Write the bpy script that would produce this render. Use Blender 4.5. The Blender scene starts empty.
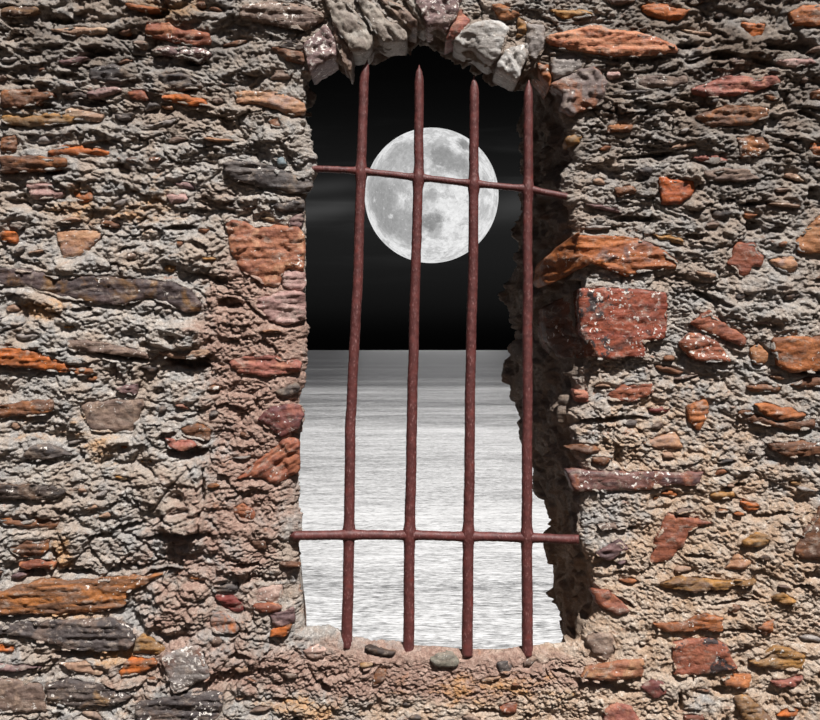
import bpy, math
import numpy as np

# ---------------------------------------------------------------- scale
S = 0.002            # metres per unit of the layout grid (the photograph's pixel at the wall)
EYE = 1.45           # eye height above the ground
PX, PY = 410.0, 350.0  # the point straight ahead of the eye
F = 1000.0
scene = bpy.context.scene
COL = scene.collection


def world_xyz(x, y, h):
    """grid x, y (right, down) and height h towards the viewer -> metres"""
    return np.stack([(x - PX) * S, -h * S, EYE - (y - PY) * S], -1)


# ---------------------------------------------------------------- noise
rng0 = np.random.RandomState(11)
PERM = np.concatenate([rng0.permutation(4096)] * 3).astype(np.int32)
GRAD = rng0.normal(size=(4096, 3)).astype(np.float32)
GRAD /= np.linalg.norm(GRAD, axis=1)[:, None]
RND = rng0.rand(4096, 4).astype(np.float32)


def hsh(i, j, k):
    return PERM[(PERM[(PERM[i & 4095] + j) & 4095] + k) & 4095]


def pn(x, y, z=0.0, seed=0):
    x = np.asarray(x, np.float32) + 17.3 * seed
    y = np.asarray(y, np.float32) + 5.7 * seed
    z = np.broadcast_to(np.asarray(z, np.float32), x.shape) + 31.1 * seed
    xi, yi, zi = np.floor(x), np.floor(y), np.floor(z)
    fx, fy, fz = x - xi, y - yi, z - zi
    xi, yi, zi = xi.astype(np.int32), yi.astype(np.int32), zi.astype(np.int32)
    u = fx * fx * fx * (fx * (fx * 6 - 15) + 10)
    v = fy * fy * fy * (fy * (fy * 6 - 15) + 10)
    w = fz * fz * fz * (fz * (fz * 6 - 15) + 10)
    r = []
    for dz in (0, 1):
        for dy in (0, 1):
            for dx in (0, 1):
                g = GRAD[hsh(xi + dx, yi + dy, zi + dz)]
                r.append(g[..., 0] * (fx - dx) + g[..., 1] * (fy - dy) + g[..., 2] * (fz - dz))
    a = r[0] + u * (r[1] - r[0])
    b = r[2] + u * (r[3] - r[2])
    c = r[4] + u * (r[5] - r[4])
    d = r[6] + u * (r[7] - r[6])
    a = a + v * (b - a)
    c = c + v * (d - c)
    return (a + w * (c - a)) * 1.6


def fbm(x, y, z=0.0, octv=3, seed=0, gain=0.5):
    x = np.asarray(x, np.float32)
    y = np.asarray(y, np.float32)
    z = np.broadcast_to(np.asarray(z, np.float32), x.shape)
    s, a, t = 0, 1.0, 0
    for o in range(octv):
        s = s + a * pn(x * 2.03 ** o, y * 2.03 ** o, z * 2.03 ** o, seed + o * 3)
        t += a
        a *= gain
    return s / t * 1.3


def worley(x, y, z=0.0, seed=0):
    """nearest and second nearest feature distance, and a random number of the cell"""
    x = np.asarray(x, np.float32) + 13.1 * seed
    y = np.asarray(y, np.float32)
    z = np.broadcast_to(np.asarray(z, np.float32), x.shape) + 7.7 * seed
    xi, yi, zi = [np.floor(q).astype(np.int32) for q in (x, y, z)]
    f1 = np.full(x.shape, 9.0, np.float32)
    f2 = np.full(x.shape, 9.0, np.float32)
    idn = np.zeros(x.shape, np.float32)
    for dz in (-1, 0, 1):
        for dy in (-1, 0, 1):
            for dx in (-1, 0, 1):
                h = RND[hsh(xi + dx, yi + dy, zi + dz)]
                d = (xi + dx + h[..., 0] - x) ** 2 + (yi + dy + h[..., 1] - y) ** 2 + (zi + dz + h[..., 2] - z) ** 2
                near = d < f1
                f2 = np.where(near, f1, np.minimum(f2, d))
                idn = np.where(near, h[..., 3], idn)
                f1 = np.where(near, d, f1)
    return np.sqrt(f1), np.sqrt(f2), idn


def terrace(v, n, sharp):
    q = v * n
    f = np.floor(q)
    t = q - f
    t = np.clip((t - 0.5) * sharp + 0.5, 0, 1)
    t = t * t * (3 - 2 * t)
    return (f + t) / n


def sstep(a, b, x):
    t = np.clip((x - a) / (b - a), 0, 1)
    return t * t * (3 - 2 * t)


def blob(x, y, cx, cy, rx, ry=None):
    ry = ry or rx
    return np.exp(-((x - cx) / rx) ** 2 - ((y - cy) / ry) ** 2)


# ---------------------------------------------------------------- polygons
def roughen(poly, seed, amp=1.6, step=2.5):
    p = np.array(poly, float)
    out = []
    for i in range(len(p)):
        a, b = p[i], p[(i + 1) % len(p)]
        n = max(1, int(np.hypot(*(b - a)) / step))
        for k in range(n):
            out.append(a + (b - a) * k / n)
    q = np.array(out)
    q = 0.5 * q + 0.25 * np.roll(q, 1, 0) + 0.25 * np.roll(q, -1, 0)
    dx = fbm(q[:, 0] / 14, q[:, 1] / 14, seed * 3.1, 3) * amp + pn(q[:, 0] / 4, q[:, 1] / 4, seed) * amp * .45
    dy = fbm(q[:, 0] / 14 + 50, q[:, 1] / 14, seed * 3.1, 3) * amp + pn(q[:, 0] / 4 + 9, q[:, 1] / 4, seed) * amp * .45
    return q + np.stack([dx, dy], 1)


def poly_sdf(poly, x, y):
    """signed distance (negative inside) and the nearest boundary point"""
    a = poly
    b = np.roll(poly, -1, 0)
    best = np.full(x.shape, 1e9)
    nx = np.zeros(x.shape)
    ny = np.zeros(x.shape)
    inside = np.zeros(x.shape, bool)
    for (ax, ay), (bx, by) in zip(a, b):
        ex, ey = bx - ax, by - ay
        l = ex * ex + ey * ey + 1e-9
        t = np.clip(((x - ax) * ex + (y - ay) * ey) / l, 0, 1)
        qx, qy = ax + t * ex, ay + t * ey
        d = (x - qx) ** 2 + (y - qy) ** 2
        m = d < best
        best = np.where(m, d, best)
        nx = np.where(m, qx, nx)
        ny = np.where(m, qy, ny)
        if ay != by:
            inside ^= ((ay > y) != (by > y)) & (x < ex * (y - ay) / (by - ay) + ax)
    d = np.sqrt(best)
    return np.where(inside, -d, d), nx, ny


# ---------------------------------------------------------------- the stones, traced
K8 = 210 / 796.0
CROP = {'A': (0, 0, K8), 'B': (0, 180, K8), 'C': (0, 360, K8), 'D': (0, 530, K8), 'E': (160, 0, K8), 'F': (160, 180, K8),
        'G': (160, 360, K8), 'H': (160, 530, K8), 'I': (610, 0, K8), 'J': (610, 180, K8), 'K': (610, 360, K8), 'L': (610, 530, K8),
        'M': (450, 0, K8), 'N': (450, 180, K8), 'O': (450, 360, K8), 'P': (450, 530, K8),
        'R': (270, 480, .3902), 'T': (290, 0, .3293), 'U': (330, 620, .3537), 'X': (0, 0, 1.0)}
# crop, outline, colouring, how far it stands out, options, label
ST = [
 ('A', [(0,25),(130,20),(150,40),(60,62),(0,60)], 'brown', 6, {}, None),
 ('A', [(180,110),(290,98),(410,105),(400,122),(280,130)], 'tan', 5, {}, None),
 ('A', [(550,80),(640,85),(680,110),(790,110),(795,160),(720,167),(640,147),(550,135)], 'rustred', 9, {}, 'rust red slab near the top of the wall'),
 ('X', [(151,50),(185,46),(204,48),(211,54),(199,62),(183,56),(160,54)], 'purple', 10, {'lich':.75}, 'purple grey slab edged with pale glinting specks'),
 ('A', [(230,340),(320,345),(330,370),(240,372)], 'dark', 5, {}, None),
 ('A', [(330,345),(440,322),(460,335),(400,362),(330,368)], 'purple', 6, {}, None),
 ('A', [(475,350),(540,338),(562,372),(520,377)], 'rustred', 4, {}, None),
 ('X', [(158,74),(184,72),(200,80),(203,87),(181,90),(162,82)], 'slate', 6, {}, None),
 ('A', [(0,342),(130,332),(215,355),(120,402),(0,402)], 'rustbrown', 8, {}, None),
 ('A', [(0,437),(100,440),(190,425),(290,438),(260,468),(100,475),(0,465)], 'ochre', 6, {}, None),
 ('A', [(180,572),(240,548),(300,553),(410,568),(420,584),(300,590),(180,588)], 'orange', 5, {}, 'thin bright orange stone in the left part of the wall'),
 ('A', [(0,590),(130,588),(250,600),(258,632),(130,645),(0,655)], 'rustbrown', 10, {'gap':7}, None),
 ('A', [(0,515),(60,512),(52,572),(0,578)], 'rustbrown', 5, {}, None),
 ('X', [(160,94),(182,94),(204,99),(208,106),(185,104),(163,100)], 'orange', 6, {}, None),
 ('A', [(330,258),(430,238),(520,290),(430,312),(340,302)], 'slate', 6, {}, None),
 ('A', [(195,430),(270,408),(390,430),(380,458),(260,452)], 'tan', 4, {}, None),
 ('A', [(430,428),(512,428),(492,454),(440,450)], 'slate', 4, {}, None),
 ('E', [(300,20),(400,3),(520,3),(610,43),(622,65),(540,107),(470,92),(380,72),(305,62)], 'taupe', 12, {'lich':.35,'gap':6}, 'big brown slab beside the left foot of the arch'),
 ('E', [(443,165),(470,148),(545,153),(540,182),(460,180)], 'dark', 7, {'lich':.3}, None),
 ('E', [(415,185),(460,180),(547,200),(545,238),(480,222)], 'rustbrown', 6, {}, None),
 ('E', [(430,270),(510,263),(490,297),(415,302)], 'taupe', 2, {}, None),
 ('E', [(275,350),(340,343),(450,353),(545,383),(552,422),(500,442),(440,407),(360,387),(290,387)], 'salmon', 4, {}, 'pinkish tan slab at the upper left edge of the opening'),
 ('E', [(235,620),(300,600),(335,608),(400,625),(540,668),(578,690),(560,722),(480,728),(400,705),(260,672)], 'slate', 7, {'gap':6}, 'dark grey slab under the left end of the upper crossbar'),
 ('E', [(425,590),(460,588),(482,627),(450,632)], 'teal', 6, {'strata':0}, 'small blue grey pebble by the upper crossbar'),
 ('E', [(405,455),(450,448),(462,480),(420,483)], 'rustbrown', 2, {}, None),
 ('F', [(240,150),(330,160),(370,188),(440,168),(520,178),(547,208),(545,345),(480,330),(452,402),(390,397),(300,342),(268,280)], 'salmonred', 5, {'strata':.4,'facet':4}, 'large salmon red rock on the left edge of the opening'),
 ('F', [(468,338),(547,350),(547,405),(525,422),(462,402)], 'pink', 4, {}, None),
 ('F', [(325,455),(400,440),(500,418),(547,430),(547,522),(480,552),(410,530)], 'pink', 6, {'gap':4}, 'pale pink slab on the left edge of the opening'),
 ('F', [(415,95),(540,70),(547,110),(470,122)], 'slate', 6, {}, None),
 ('F', [(490,150),(545,120),(530,182),(490,172)], 'purple', 4, {}, None),
 ('B', [(-60,330),(100,338),(200,358),(420,368),(560,378),(650,388),(720,418),(762,470),(752,497),(700,502),(580,442),(470,472),(370,467),(220,442),(100,402),(-60,402)], 'plank', 6, {'gap':3,'strata':.6}, 'long dark purple brown slab like a plank, ochre at its right end'),
 ('G', [(250,-5),(400,-15),(535,5),(525,42),(400,60),(300,52)], 'pinkred', 3, {}, None),
 ('B', [(98,20),(180,13),(252,40),(240,62),(120,72)], 'pink', 5, {}, None),
 ('B', [(275,45),(345,38),(352,72),(300,84)], 'orange', 1, {}, None),
 ('B', [(215,200),(270,178),(392,198),(342,262),(280,297),(230,292)], 'salmon', 1, {'strata':.3}, None),
 ('B', [(0,188),(60,198),(62,237),(0,232)], 'orange', 5, {}, None),
 ('B', [(35,153),(97,153),(85,187),(35,182)], 'dark', 3, {}, None),
 ('B', [(628,58),(700,48),(712,77),(650,92)], 'pink', 5, {}, None),
 ('B', [(250,610),(340,606),(450,630),(550,650),(562,675),(450,664),(260,642)], 'taupe', 9, {'gap':6}, None),
 ('X', [(-10,348),(26,349),(42,354),(64,364),(92,369),(95,373),(80,374),(40,369),(-10,364)], 'orange', 7, {'gap':6}, None),
 ('B', [(600,643),(690,658),(780,638),(792,657),(700,677),(610,668)], 'tan', 9, {'gap':8}, None),
 ('C', [(-40,178),(0,173),(120,153),(202,148),(197,192),(140,207),(-40,220)], 'rustbrown', 8, {'gap':5}, None),
 ('C', [(305,180),(330,163),(530,148),(542,175),(500,272),(395,272),(345,270)], 'taupe', 3, {'strata':.25}, 'flat brownish taupe stone set flush in grey mortar'),
 ('C', [(432,105),(470,93),(522,98),(512,137),(460,132)], 'purple', 6, {}, None),
 ('C', [(78,355),(130,318),(210,328),(268,360),(180,378),(100,377)], 'slate', 9, {'gap':5}, None),
 ('C', [(-40,475),(120,473),(230,488),(250,505),(200,533),(-40,528)], 'dark', 10, {'gap':6}, 'nearly black slab at the left side of the wall'),
 ('C', [(648,173),(700,168),(712,192)], 'rustred', 4, {}, None),
 ('C', [(680,258),(750,238),(797,265),(792,302),(700,287)], 'rustbrown', 5, {}, None),
 ('C', [(618,298),(720,308),(745,327),(690,348),(628,327)], 'pinkred', 9, {'gap':8}, None),
 ('C', [(0,602),(60,606),(232,593),(217,637),(150,642),(0,625)], 'rustbrown', 5, {}, None),
 ('D', [(27,70),(110,38),(182,33),(183,72),(150,103),(80,103)], 'rustbrown', 9, {'lich':.3,'gap':4}, None),
 ('D', [(62,125),(140,115),(207,130),(190,153),(70,142)], 'rustred', 10, {'gap':8}, None),
 ('D', [(-50,240),(0,233),(150,190),(250,198),(400,182),(540,177),(622,167),(540,212),(480,237),(470,292),(380,313),(220,322),(100,317),(-50,330)], 'plankorange', 9, {'gap':5}, 'long orange and brown slab with a split right tip'),
 ('D', [(-50,372),(0,368),(120,347),(300,342),(420,338),(482,370),(512,420),(490,453),(400,463),(250,452),(160,422),(60,402),(-50,396)], 'darklich', 11, {'gap':8}, 'dark slate slab scattered with white lichen'),
 ('D', [(500,430),(540,398),(632,450),(600,478),(500,467)], 'ochre', 4, {}, None),
 ('D', [(610,480),(750,433),(797,560),(650,622)], 'lichsquare', 16, {'gap':6,'strata':0,'tilt':(0,.08)}, 'square grey stone crusted with lichen, rust along its top'),
 ('D', [(-50,562),(0,563),(158,588),(173,692),(-50,695)], 'taupe', 6, {'strata':.3}, None),
 ('D', [(165,590),(260,568),(400,588),(503,630),(430,667),(260,678),(175,662)], 'darktan', 7, {'lich':.35,'gap':5}, None),
 ('X', [(134,704),(160,698),(196,692),(222,694),(222,708),(213,726),(137,726)], 'darklich', 9, {}, 'dark slate with white specks at the foot of the wall'),
 ('D', [(218,510),(300,503),(402,530),(380,553),(290,542)], 'tan', 6, {}, None),
 ('D', [(450,520),(490,490),(580,488),(597,511),(520,548),(450,557)], 'orange', 4, {}, None),
 ('D', [(-40,508),(100,520),(155,520),(60,538),(-40,540)], 'purple', 6, {}, None),
 ('D', [(-40,436),(52,438),(42,467),(-40,468)], 'orange', 4, {}, None),
 ('G', [(368,225),(420,178),(522,163),(545,210),(527,262),(470,293),(430,272)], 'purplered', 8, {'strata':.2,'facet':4}, 'deep purple red stone on the left edge of the opening'),
 ('G', [(288,447),(380,378),(480,298),(528,303),(528,422),(440,473),(380,443)], 'rockred', 7, {'facet':5,'ang':-35}, 'large slanting rust red stone on the left edge of the opening'),
 ('G', [(273,570),(310,543),(362,580),(352,608),(300,608)], 'rustred', 5, {}, None),
 ('G', [(430,120),(520,88),(524,122),(470,143)], 'slate', 4, {}, None),
 ('H', [(338,40),(400,43),(407,72),(370,78)], 'rustbrown', 5, {}, None),
 ('H', [(200,250),(280,247),(322,300),(290,313),(230,287)], 'deepred', 6, {}, 'small deep red stone near the lower left corner of the opening'),
 ('H', [(188,310),(250,318),(302,360),(292,393),(200,388)], 'greyorange', 7, {'gap':5}, None),
 ('H', [(370,225),(462,210),(458,280),(360,272)], 'palepink', 5, {'strata':.1}, None),
 ('H', [(352,283),(450,283),(462,300),(420,318),(348,307)], 'rustred', 8, {}, None),
 ('H', [(418,327),(500,298),(514,350),(440,378)], 'purple', 8, {}, None),
 ('H', [(425,377),(502,362),(482,402),(412,412)], 'orange', 9, {'gap':5}, None),
 ('H', [(188,210),(292,203),(292,237),(200,238)], 'slate', 6, {}, None),
 ('H', [(538,465),(600,438),(632,450),(622,487),(560,488)], 'palepink', 4, {}, None),
 ('U', [(280,118),(300,102),(345,100),(370,122),(350,138),(300,136)], 'greengrey', 8, {'strata':0}, 'rounded greenish grey stone under the sill edge'),
 ('U', [(470,125),(500,118),(516,140),(510,152),(480,150)], 'slate', 3, {}, None),
 ('U', [(130,138),(160,136),(155,170),(118,190)], 'rustbrown', 2, {}, None),
 ('P', [(188,670),(250,652),(254,700),(200,704)], 'rustred', 4, {}, None),
 ('U', [(100,82),(150,84),(185,95),(180,106),(120,98)], 'dark', 3, {}, None),
 # right of the opening
 ('X', [(546,37),(562,31),(592,26),(620,29),(640,31),(656,36),(675,42),(680,50),(650,54),(614,55),(577,49),(549,43)], 'salmonlong', 12, {'gap':5}, 'long salmon orange slab at the upper right of the arch'),
 ('M', [(385,320),(430,290),(500,258),(550,247),(598,310),(582,382),(520,410),(460,432),(420,402),(430,352)], 'boulder', 10, {'facet':6,'strata':.2}, 'grey boulder with a rust red flank beside the arch'),
 ('M', [(378,215),(450,193),(522,220),(500,258),(390,302)], 'grey', 5, {'strata':.2}, None),
 ('M', [(373,35),(490,28),(542,55),(440,68)], 'ochre', 6, {}, None),
 ('M', [(588,270),(640,263),(652,287),(610,297)], 'pink', 3, {}, None),
 ('M', [(598,490),(650,463),(702,470),(690,497)], 'rustbrown', 2, {}, None),
 ('M', [(440,513),(500,508),(490,543),(440,548)], 'ochre', 4, {}, None),
 ('I', [(110,25),(160,10),(312,35),(270,63),(230,73),(150,58)], 'orange', 5, {}, None),
 ('I', [(680,42),(740,18),(840,10),(840,98),(700,88)], 'rustorange', 8, {'strata':.3}, None),
 ('I', [(498,83),(587,88),(577,127),(540,138)], 'orange', 3, {}, None),
 ('I', [(98,290),(290,278),(302,312),(180,333),(98,328)], 'taupe', 5, {}, None),
 ('I', [(308,335),(450,283),(560,295),(640,283),(658,312),(530,348),(380,368),(318,352)], 'pinkred', 5, {'lich':.15}, 'long pink and red slab in the upper right of the wall'),
 ('I', [(318,440),(440,398),(602,408),(612,442),(530,468),(380,478)], 'rustbrown', 5, {}, None),
 ('I', [(638,225),(772,218),(792,240),(690,254)], 'pink', 6, {}, None),
 ('I', [(488,518),(582,518),(612,562),(550,593),(498,593)], 'rustbrown', 5, {'lich':.5}, None),
 ('I', [(308,597),(380,583),(452,602),(400,618)], 'pinkred', 4, {}, None),
 ('I', [(358,650),(430,638),(520,643),(572,677),(480,684),(370,677)], 'taupe', 7, {'gap':5}, None),
 ('I', [(-10,475),(60,463),(72,492),(-10,502)], 'rustbrown', 3, {}, None),
 ('J', [(188,-15),(240,-7),(320,3),(322,40),(277,90),(198,87)], 'orangebright', 6, {'strata':.3}, 'bright orange square stone right of the upper crossbar'),
 ('I', [(758,540),(840,535),(840,602),(758,592)], 'orange', 5, {}, None),
 ('I', [(758,345),(840,330),(840,372),(763,372)], 'rustbrown', 5, {}, None),
 ('I', [(453,213),(512,208),(518,232),(458,234)], 'taupe', 7, {}, None),
 ('X', [(577,235),(612,236),(637,238),(658,245),(679,261),(677,268),(650,269),(628,276),(612,269),(592,263),(577,254)], 'orangeslab', 9, {'lich':.25}, 'broad orange slab at the right edge of the opening'),
 ('X', [(577,233),(578,254),(590,264),(566,276),(550,283),(545,274),(549,256),(562,244)], 'rustorange', -10, {'tilt':(1.35,0),'facet':5,'depth':70}, None),
 ('X', [(579,288),(604,289),(630,287),(667,292),(667,338),(645,340),(646,357),(615,359),(595,357),(588,345),(580,330)], 'redblock', 12, {'lich':.42,'strata':.1,'depth':70,'black':1.0}, 'big rust red block with white specks at the right edge of the opening'),
 ('X', [(578,290),(580,330),(588,345),(594,357),(563,358),(552,342),(548,306),(562,298)], 'deepbrown', -26, {'tilt':(1.9,0),'facet':4,'strata':.1,'depth':80}, None),  # side face of the red block, its shade put into the deep brown
 ('J', [(443,310),(470,285),(480,235),(515,242),(545,233),(562,265),(584,290),(577,322),(540,327),(527,362),(490,367),(480,338)], 'starred', 4, {'strata':.1}, 'rust red star shaped stone in the right part of the wall'),
 ('J', [(703,240),(730,200),(796,138),(840,120),(840,272),(720,272)], 'tanorange', 6, {'strata':.3}, None),
 ('J', [(308,545),(380,493),(432,540),(522,602),(512,637),(440,602)], 'rockred', 8, {'gap':4}, 'rust brown wedge shaped stone'),
 ('J', [(263,625),(312,575),(400,602),(442,660),(463,690),(330,683)], 'rockred', 11, {'lich':.45,'gap':5}, 'rust red stone with dark and white lichen'),
 ('J', [(538,632),(570,613),(602,650),(602,692),(560,703),(538,682)], 'tanorange', 5, {'strata':.2}, None),
 ('X', [(772,338),(800,336),(840,337),(840,371),(790,372),(778,364)], 'rustorange', 11, {'gap':7,'strata':.3}, 'orange brown block at the right side of the wall'),
 ('J', [(163,205),(280,222),(287,247),(190,218)], 'ochre', 5, {}, None),
 ('J', [(608,300),(700,288),(717,330),(690,362),(640,342)], 'salmon', 1, {}, None),
 ('J', [(380,110),(470,113),(440,152),(400,147)], 'dark', 3, {}, None),
 ('J', [(18,25),(80,18),(102,45),(30,62)], 'rustbrown', 8, {}, None),
 ('K', [(-10,132),(60,88),(162,83),(167,125),(90,163),(-10,152)], 'rockred', 4, {}, None),
 ('K', [(293,170),(340,160),(367,148),(382,195),(342,275),(300,232)], 'rustorange', 4, {}, None),
 ('K', [(548,170),(580,163),(640,173),(752,200),(745,222),(640,228),(560,192)], 'rustorange', 9, {'gap':4}, None),
 ('K', [(485,205),(500,192),(560,200),(620,235),(700,238),(782,222),(782,262),(690,268),(610,253),(500,228)], 'rustbrown', 7, {'gap':5}, None),
 ('K', [(605,320),(700,310),(840,313),(840,357),(690,368),(630,348)], 'rustbrown', 9, {'gap':5}, None),
 ('X', [(566,472),(582,470),(610,472),(650,472),(676,473),(704,472),(698,487),(678,485),(650,490),(600,492),(575,492)], 'brickpurple', 6, {'lich':.35,'strata':.2}, 'brick shaped purple brown stone with a bright red spot'),
 ('X', [(668,515),(688,517),(712,523),(690,531),(685,545),(668,562),(649,563),(655,543)], 'rockred', 5, {'strata':.3}, 'rust red boot shaped stone'),
 ('K', [(498,692),(570,653),(617,682),(602,703),(510,713)], 'ochre', 8, {'gap':4}, None),
 ('X', [(795,552),(805,530),(822,506),(840,500),(840,560),(805,560)], 'rustbrown', 8, {'strata':.3}, None),
 ('K', [(498,535),(560,543),(577,567),(520,573)], 'orange', 4, {}, None),
 ('K', [(688,90),(770,63),(840,62),(840,98),(720,107)], 'rustbrown', 6, {}, None),
 ('K', [(128,312),(250,273),(282,332),(180,338)], 'salmon', 3, {}, None),
 ('K', [(383,507),(470,498),(482,522),(400,533)], 'ochre', 4, {}, None),
 ('K', [(518,93),(662,93),(642,118),(540,121)], 'rustbrown', 4, {}, None),
 ('K', [(150,188),(200,175),(232,187),(225,203),(150,200)], 'deepred', 4, {}, None),
 ('L', [(190,207),(270,178),(390,193),(562,192),(552,208),(400,228),(330,238),(220,223)], 'ochrebrown', 8, {'gap':5}, 'thin brown slab with ochre ends'),
 ('L', [(433,152),(480,88),(542,120),(520,142)], 'salmon', 2, {}, None),
 ('L', [(163,357),(280,350),(350,323),(432,333),(427,387),(370,382),(220,388)], 'rustorange', 6, {'gap':3}, 'jagged orange red slab in the lower right of the wall'),
 ('L', [(238,430),(390,408),(442,440),(493,530),(410,550),(243,557)], 'brickred', 9, {'strata':.05,'gap':4,'black':1}, 'salmon red brick with dark spots and a pale scratch'),
 ('L', [(558,370),(622,338),(622,387),(590,403)], 'rustorange', 3, {}, None),
 ('L', [(423,562),(540,548),(532,592),(490,608),(440,593)], 'rustorange', 6, {}, None),
 ('L', [(528,507),(640,438),(742,480),(737,527),(670,538)], 'ochre', 6, {}, None),
 ('L', [(613,580),(740,553),(722,592),(640,603)], 'pinkred', 7, {}, None),
 ('L', [(473,640),(510,628),(602,700),(620,740),(520,740)], 'ochrebrown', 7, {}, None),
 ('L', [(118,600),(150,573),(202,575),(217,622),(170,643)], 'purplered', 8, {'strata':.1}, None),
 ('X', [(603,726),(605,712),(617,703),(633,706),(642,726)], 'pinkred', 9, {'strata':.1}, None),
 ('X', [(581,679),(590,668),(619,662),(644,659),(645,678),(608,681)], 'rustslab', 10, {'gap':6}, 'layered rust slab below the right end of the sill'),
 ('P', [(538,235),(600,233),(652,270),(688,305),(640,328),(560,292)], 'rockred', 8, {'facet':3,'strata':.2}, 'rust salmon stone right of the opening near the sill'),
 ('P', [(555,97),(640,38),(684,70),(600,118)], 'purple', 8, {'gap':5}, None),
 ('P', [(520,420),(560,388),(612,395),(638,440),(600,493),(540,472)], 'taupe', 5, {'strata':.2}, None),
 ('L', [(608,260),(660,238),(713,275),(690,287),(630,272)], 'ochre', 6, {}, None),
 ('L', [(633,702),(700,678),(722,690),(690,717)], 'orange', 5, {}, None),
 ('L', [(278,705),(360,698),(372,740),(288,740)], 'rustred', 5, {}, None),
 ('O', [(468,110),(522,118),(527,162),(480,162)], 'pinkred', 5, {}, None),
 ('O', [(558,622),(680,618),(672,642),(570,643)], 'taupe', 5, {}, None),
 ('O', [(440,330),(500,320),(560,330),(575,350),(520,360)], 'rustbrown', 6, {}, None),
]
# the ring of stones over the opening
ARCH = [
 ('E', [(543,165),(630,88),(667,160),(667,207),(563,268)], 'archpurple', 9, {'lich':.55,'strata':.1}, 'purple pink arch stone with white glints, first on the left'),
 ('E', [(633,70),(682,90),(727,180),(724,268),(690,232),(667,150)], 'taupe', 6, {'ang':60}, 'thin brown arch stone wedged on edge'),
 ('T', [(92,-20),(160,-20),(205,40),(252,105),(242,147),(190,152),(130,62)], 'archgrey', 15, {'strata':.6,'ang':55}, 'large rough grey arch stone, left of the crown'),
 ('T', [(195,-20),(260,8),(300,60),(358,90),(352,117),(280,124),(250,82)], 'archgrey', 11, {'ang':50}, 'grey arch stone with a blunt lower end'),
 ('T', [(265,-20),(330,8),(387,60),(382,84),(330,57)], 'taupe', 8, {'ang':50}, 'narrow brown grey arch stone'),
 ('T', [(340,-20),(405,-20),(420,60),(405,80),(388,62)], 'archgrey', 6, {'ang':55}, None),
 ('T', [(372,-20),(525,-20),(502,50),(475,92),(455,77),(418,77)], 'archpurple', 14, {'lich':.5,'strata':.1}, 'speckled purple grey arch stone at the crown'),
 ('T', [(518,20),(548,65),(525,102),(473,117),(500,58)], 'pinkred', 9, {'strata':.1}, 'red arch stone at the crown'),
 ('T', [(498,122),(520,95),(562,63),(640,58),(668,85),(642,162),(605,184),(560,144),(510,134)], 'archlight', 15, {'facet':5,'strata':.3}, 'large pale grey arch stone, right of the crown'),
 ('T', [(655,143),(722,128),(722,165),(692,238),(623,207)], 'archlight', 13, {'lich':.5,'ang':60}, 'white grey speckled arch stone'),
 ('T', [(613,13),(690,22),(703,50),(640,57)], 'rustbrown', 8, {}, None),
 ('T', [(693,50),(748,80),(740,103),(688,112)], 'ochrebrown', 5, {}, None),
 ('T', [(718,68),(772,73),(778,132),(740,182),(720,152)], 'grey', 8, {'strata':.1}, None),
 ('T', [(748,188),(792,198),(794,264),(765,228)], 'rustorange', 6, {}, 'small orange stone at the right foot of the arch'),
]
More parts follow.
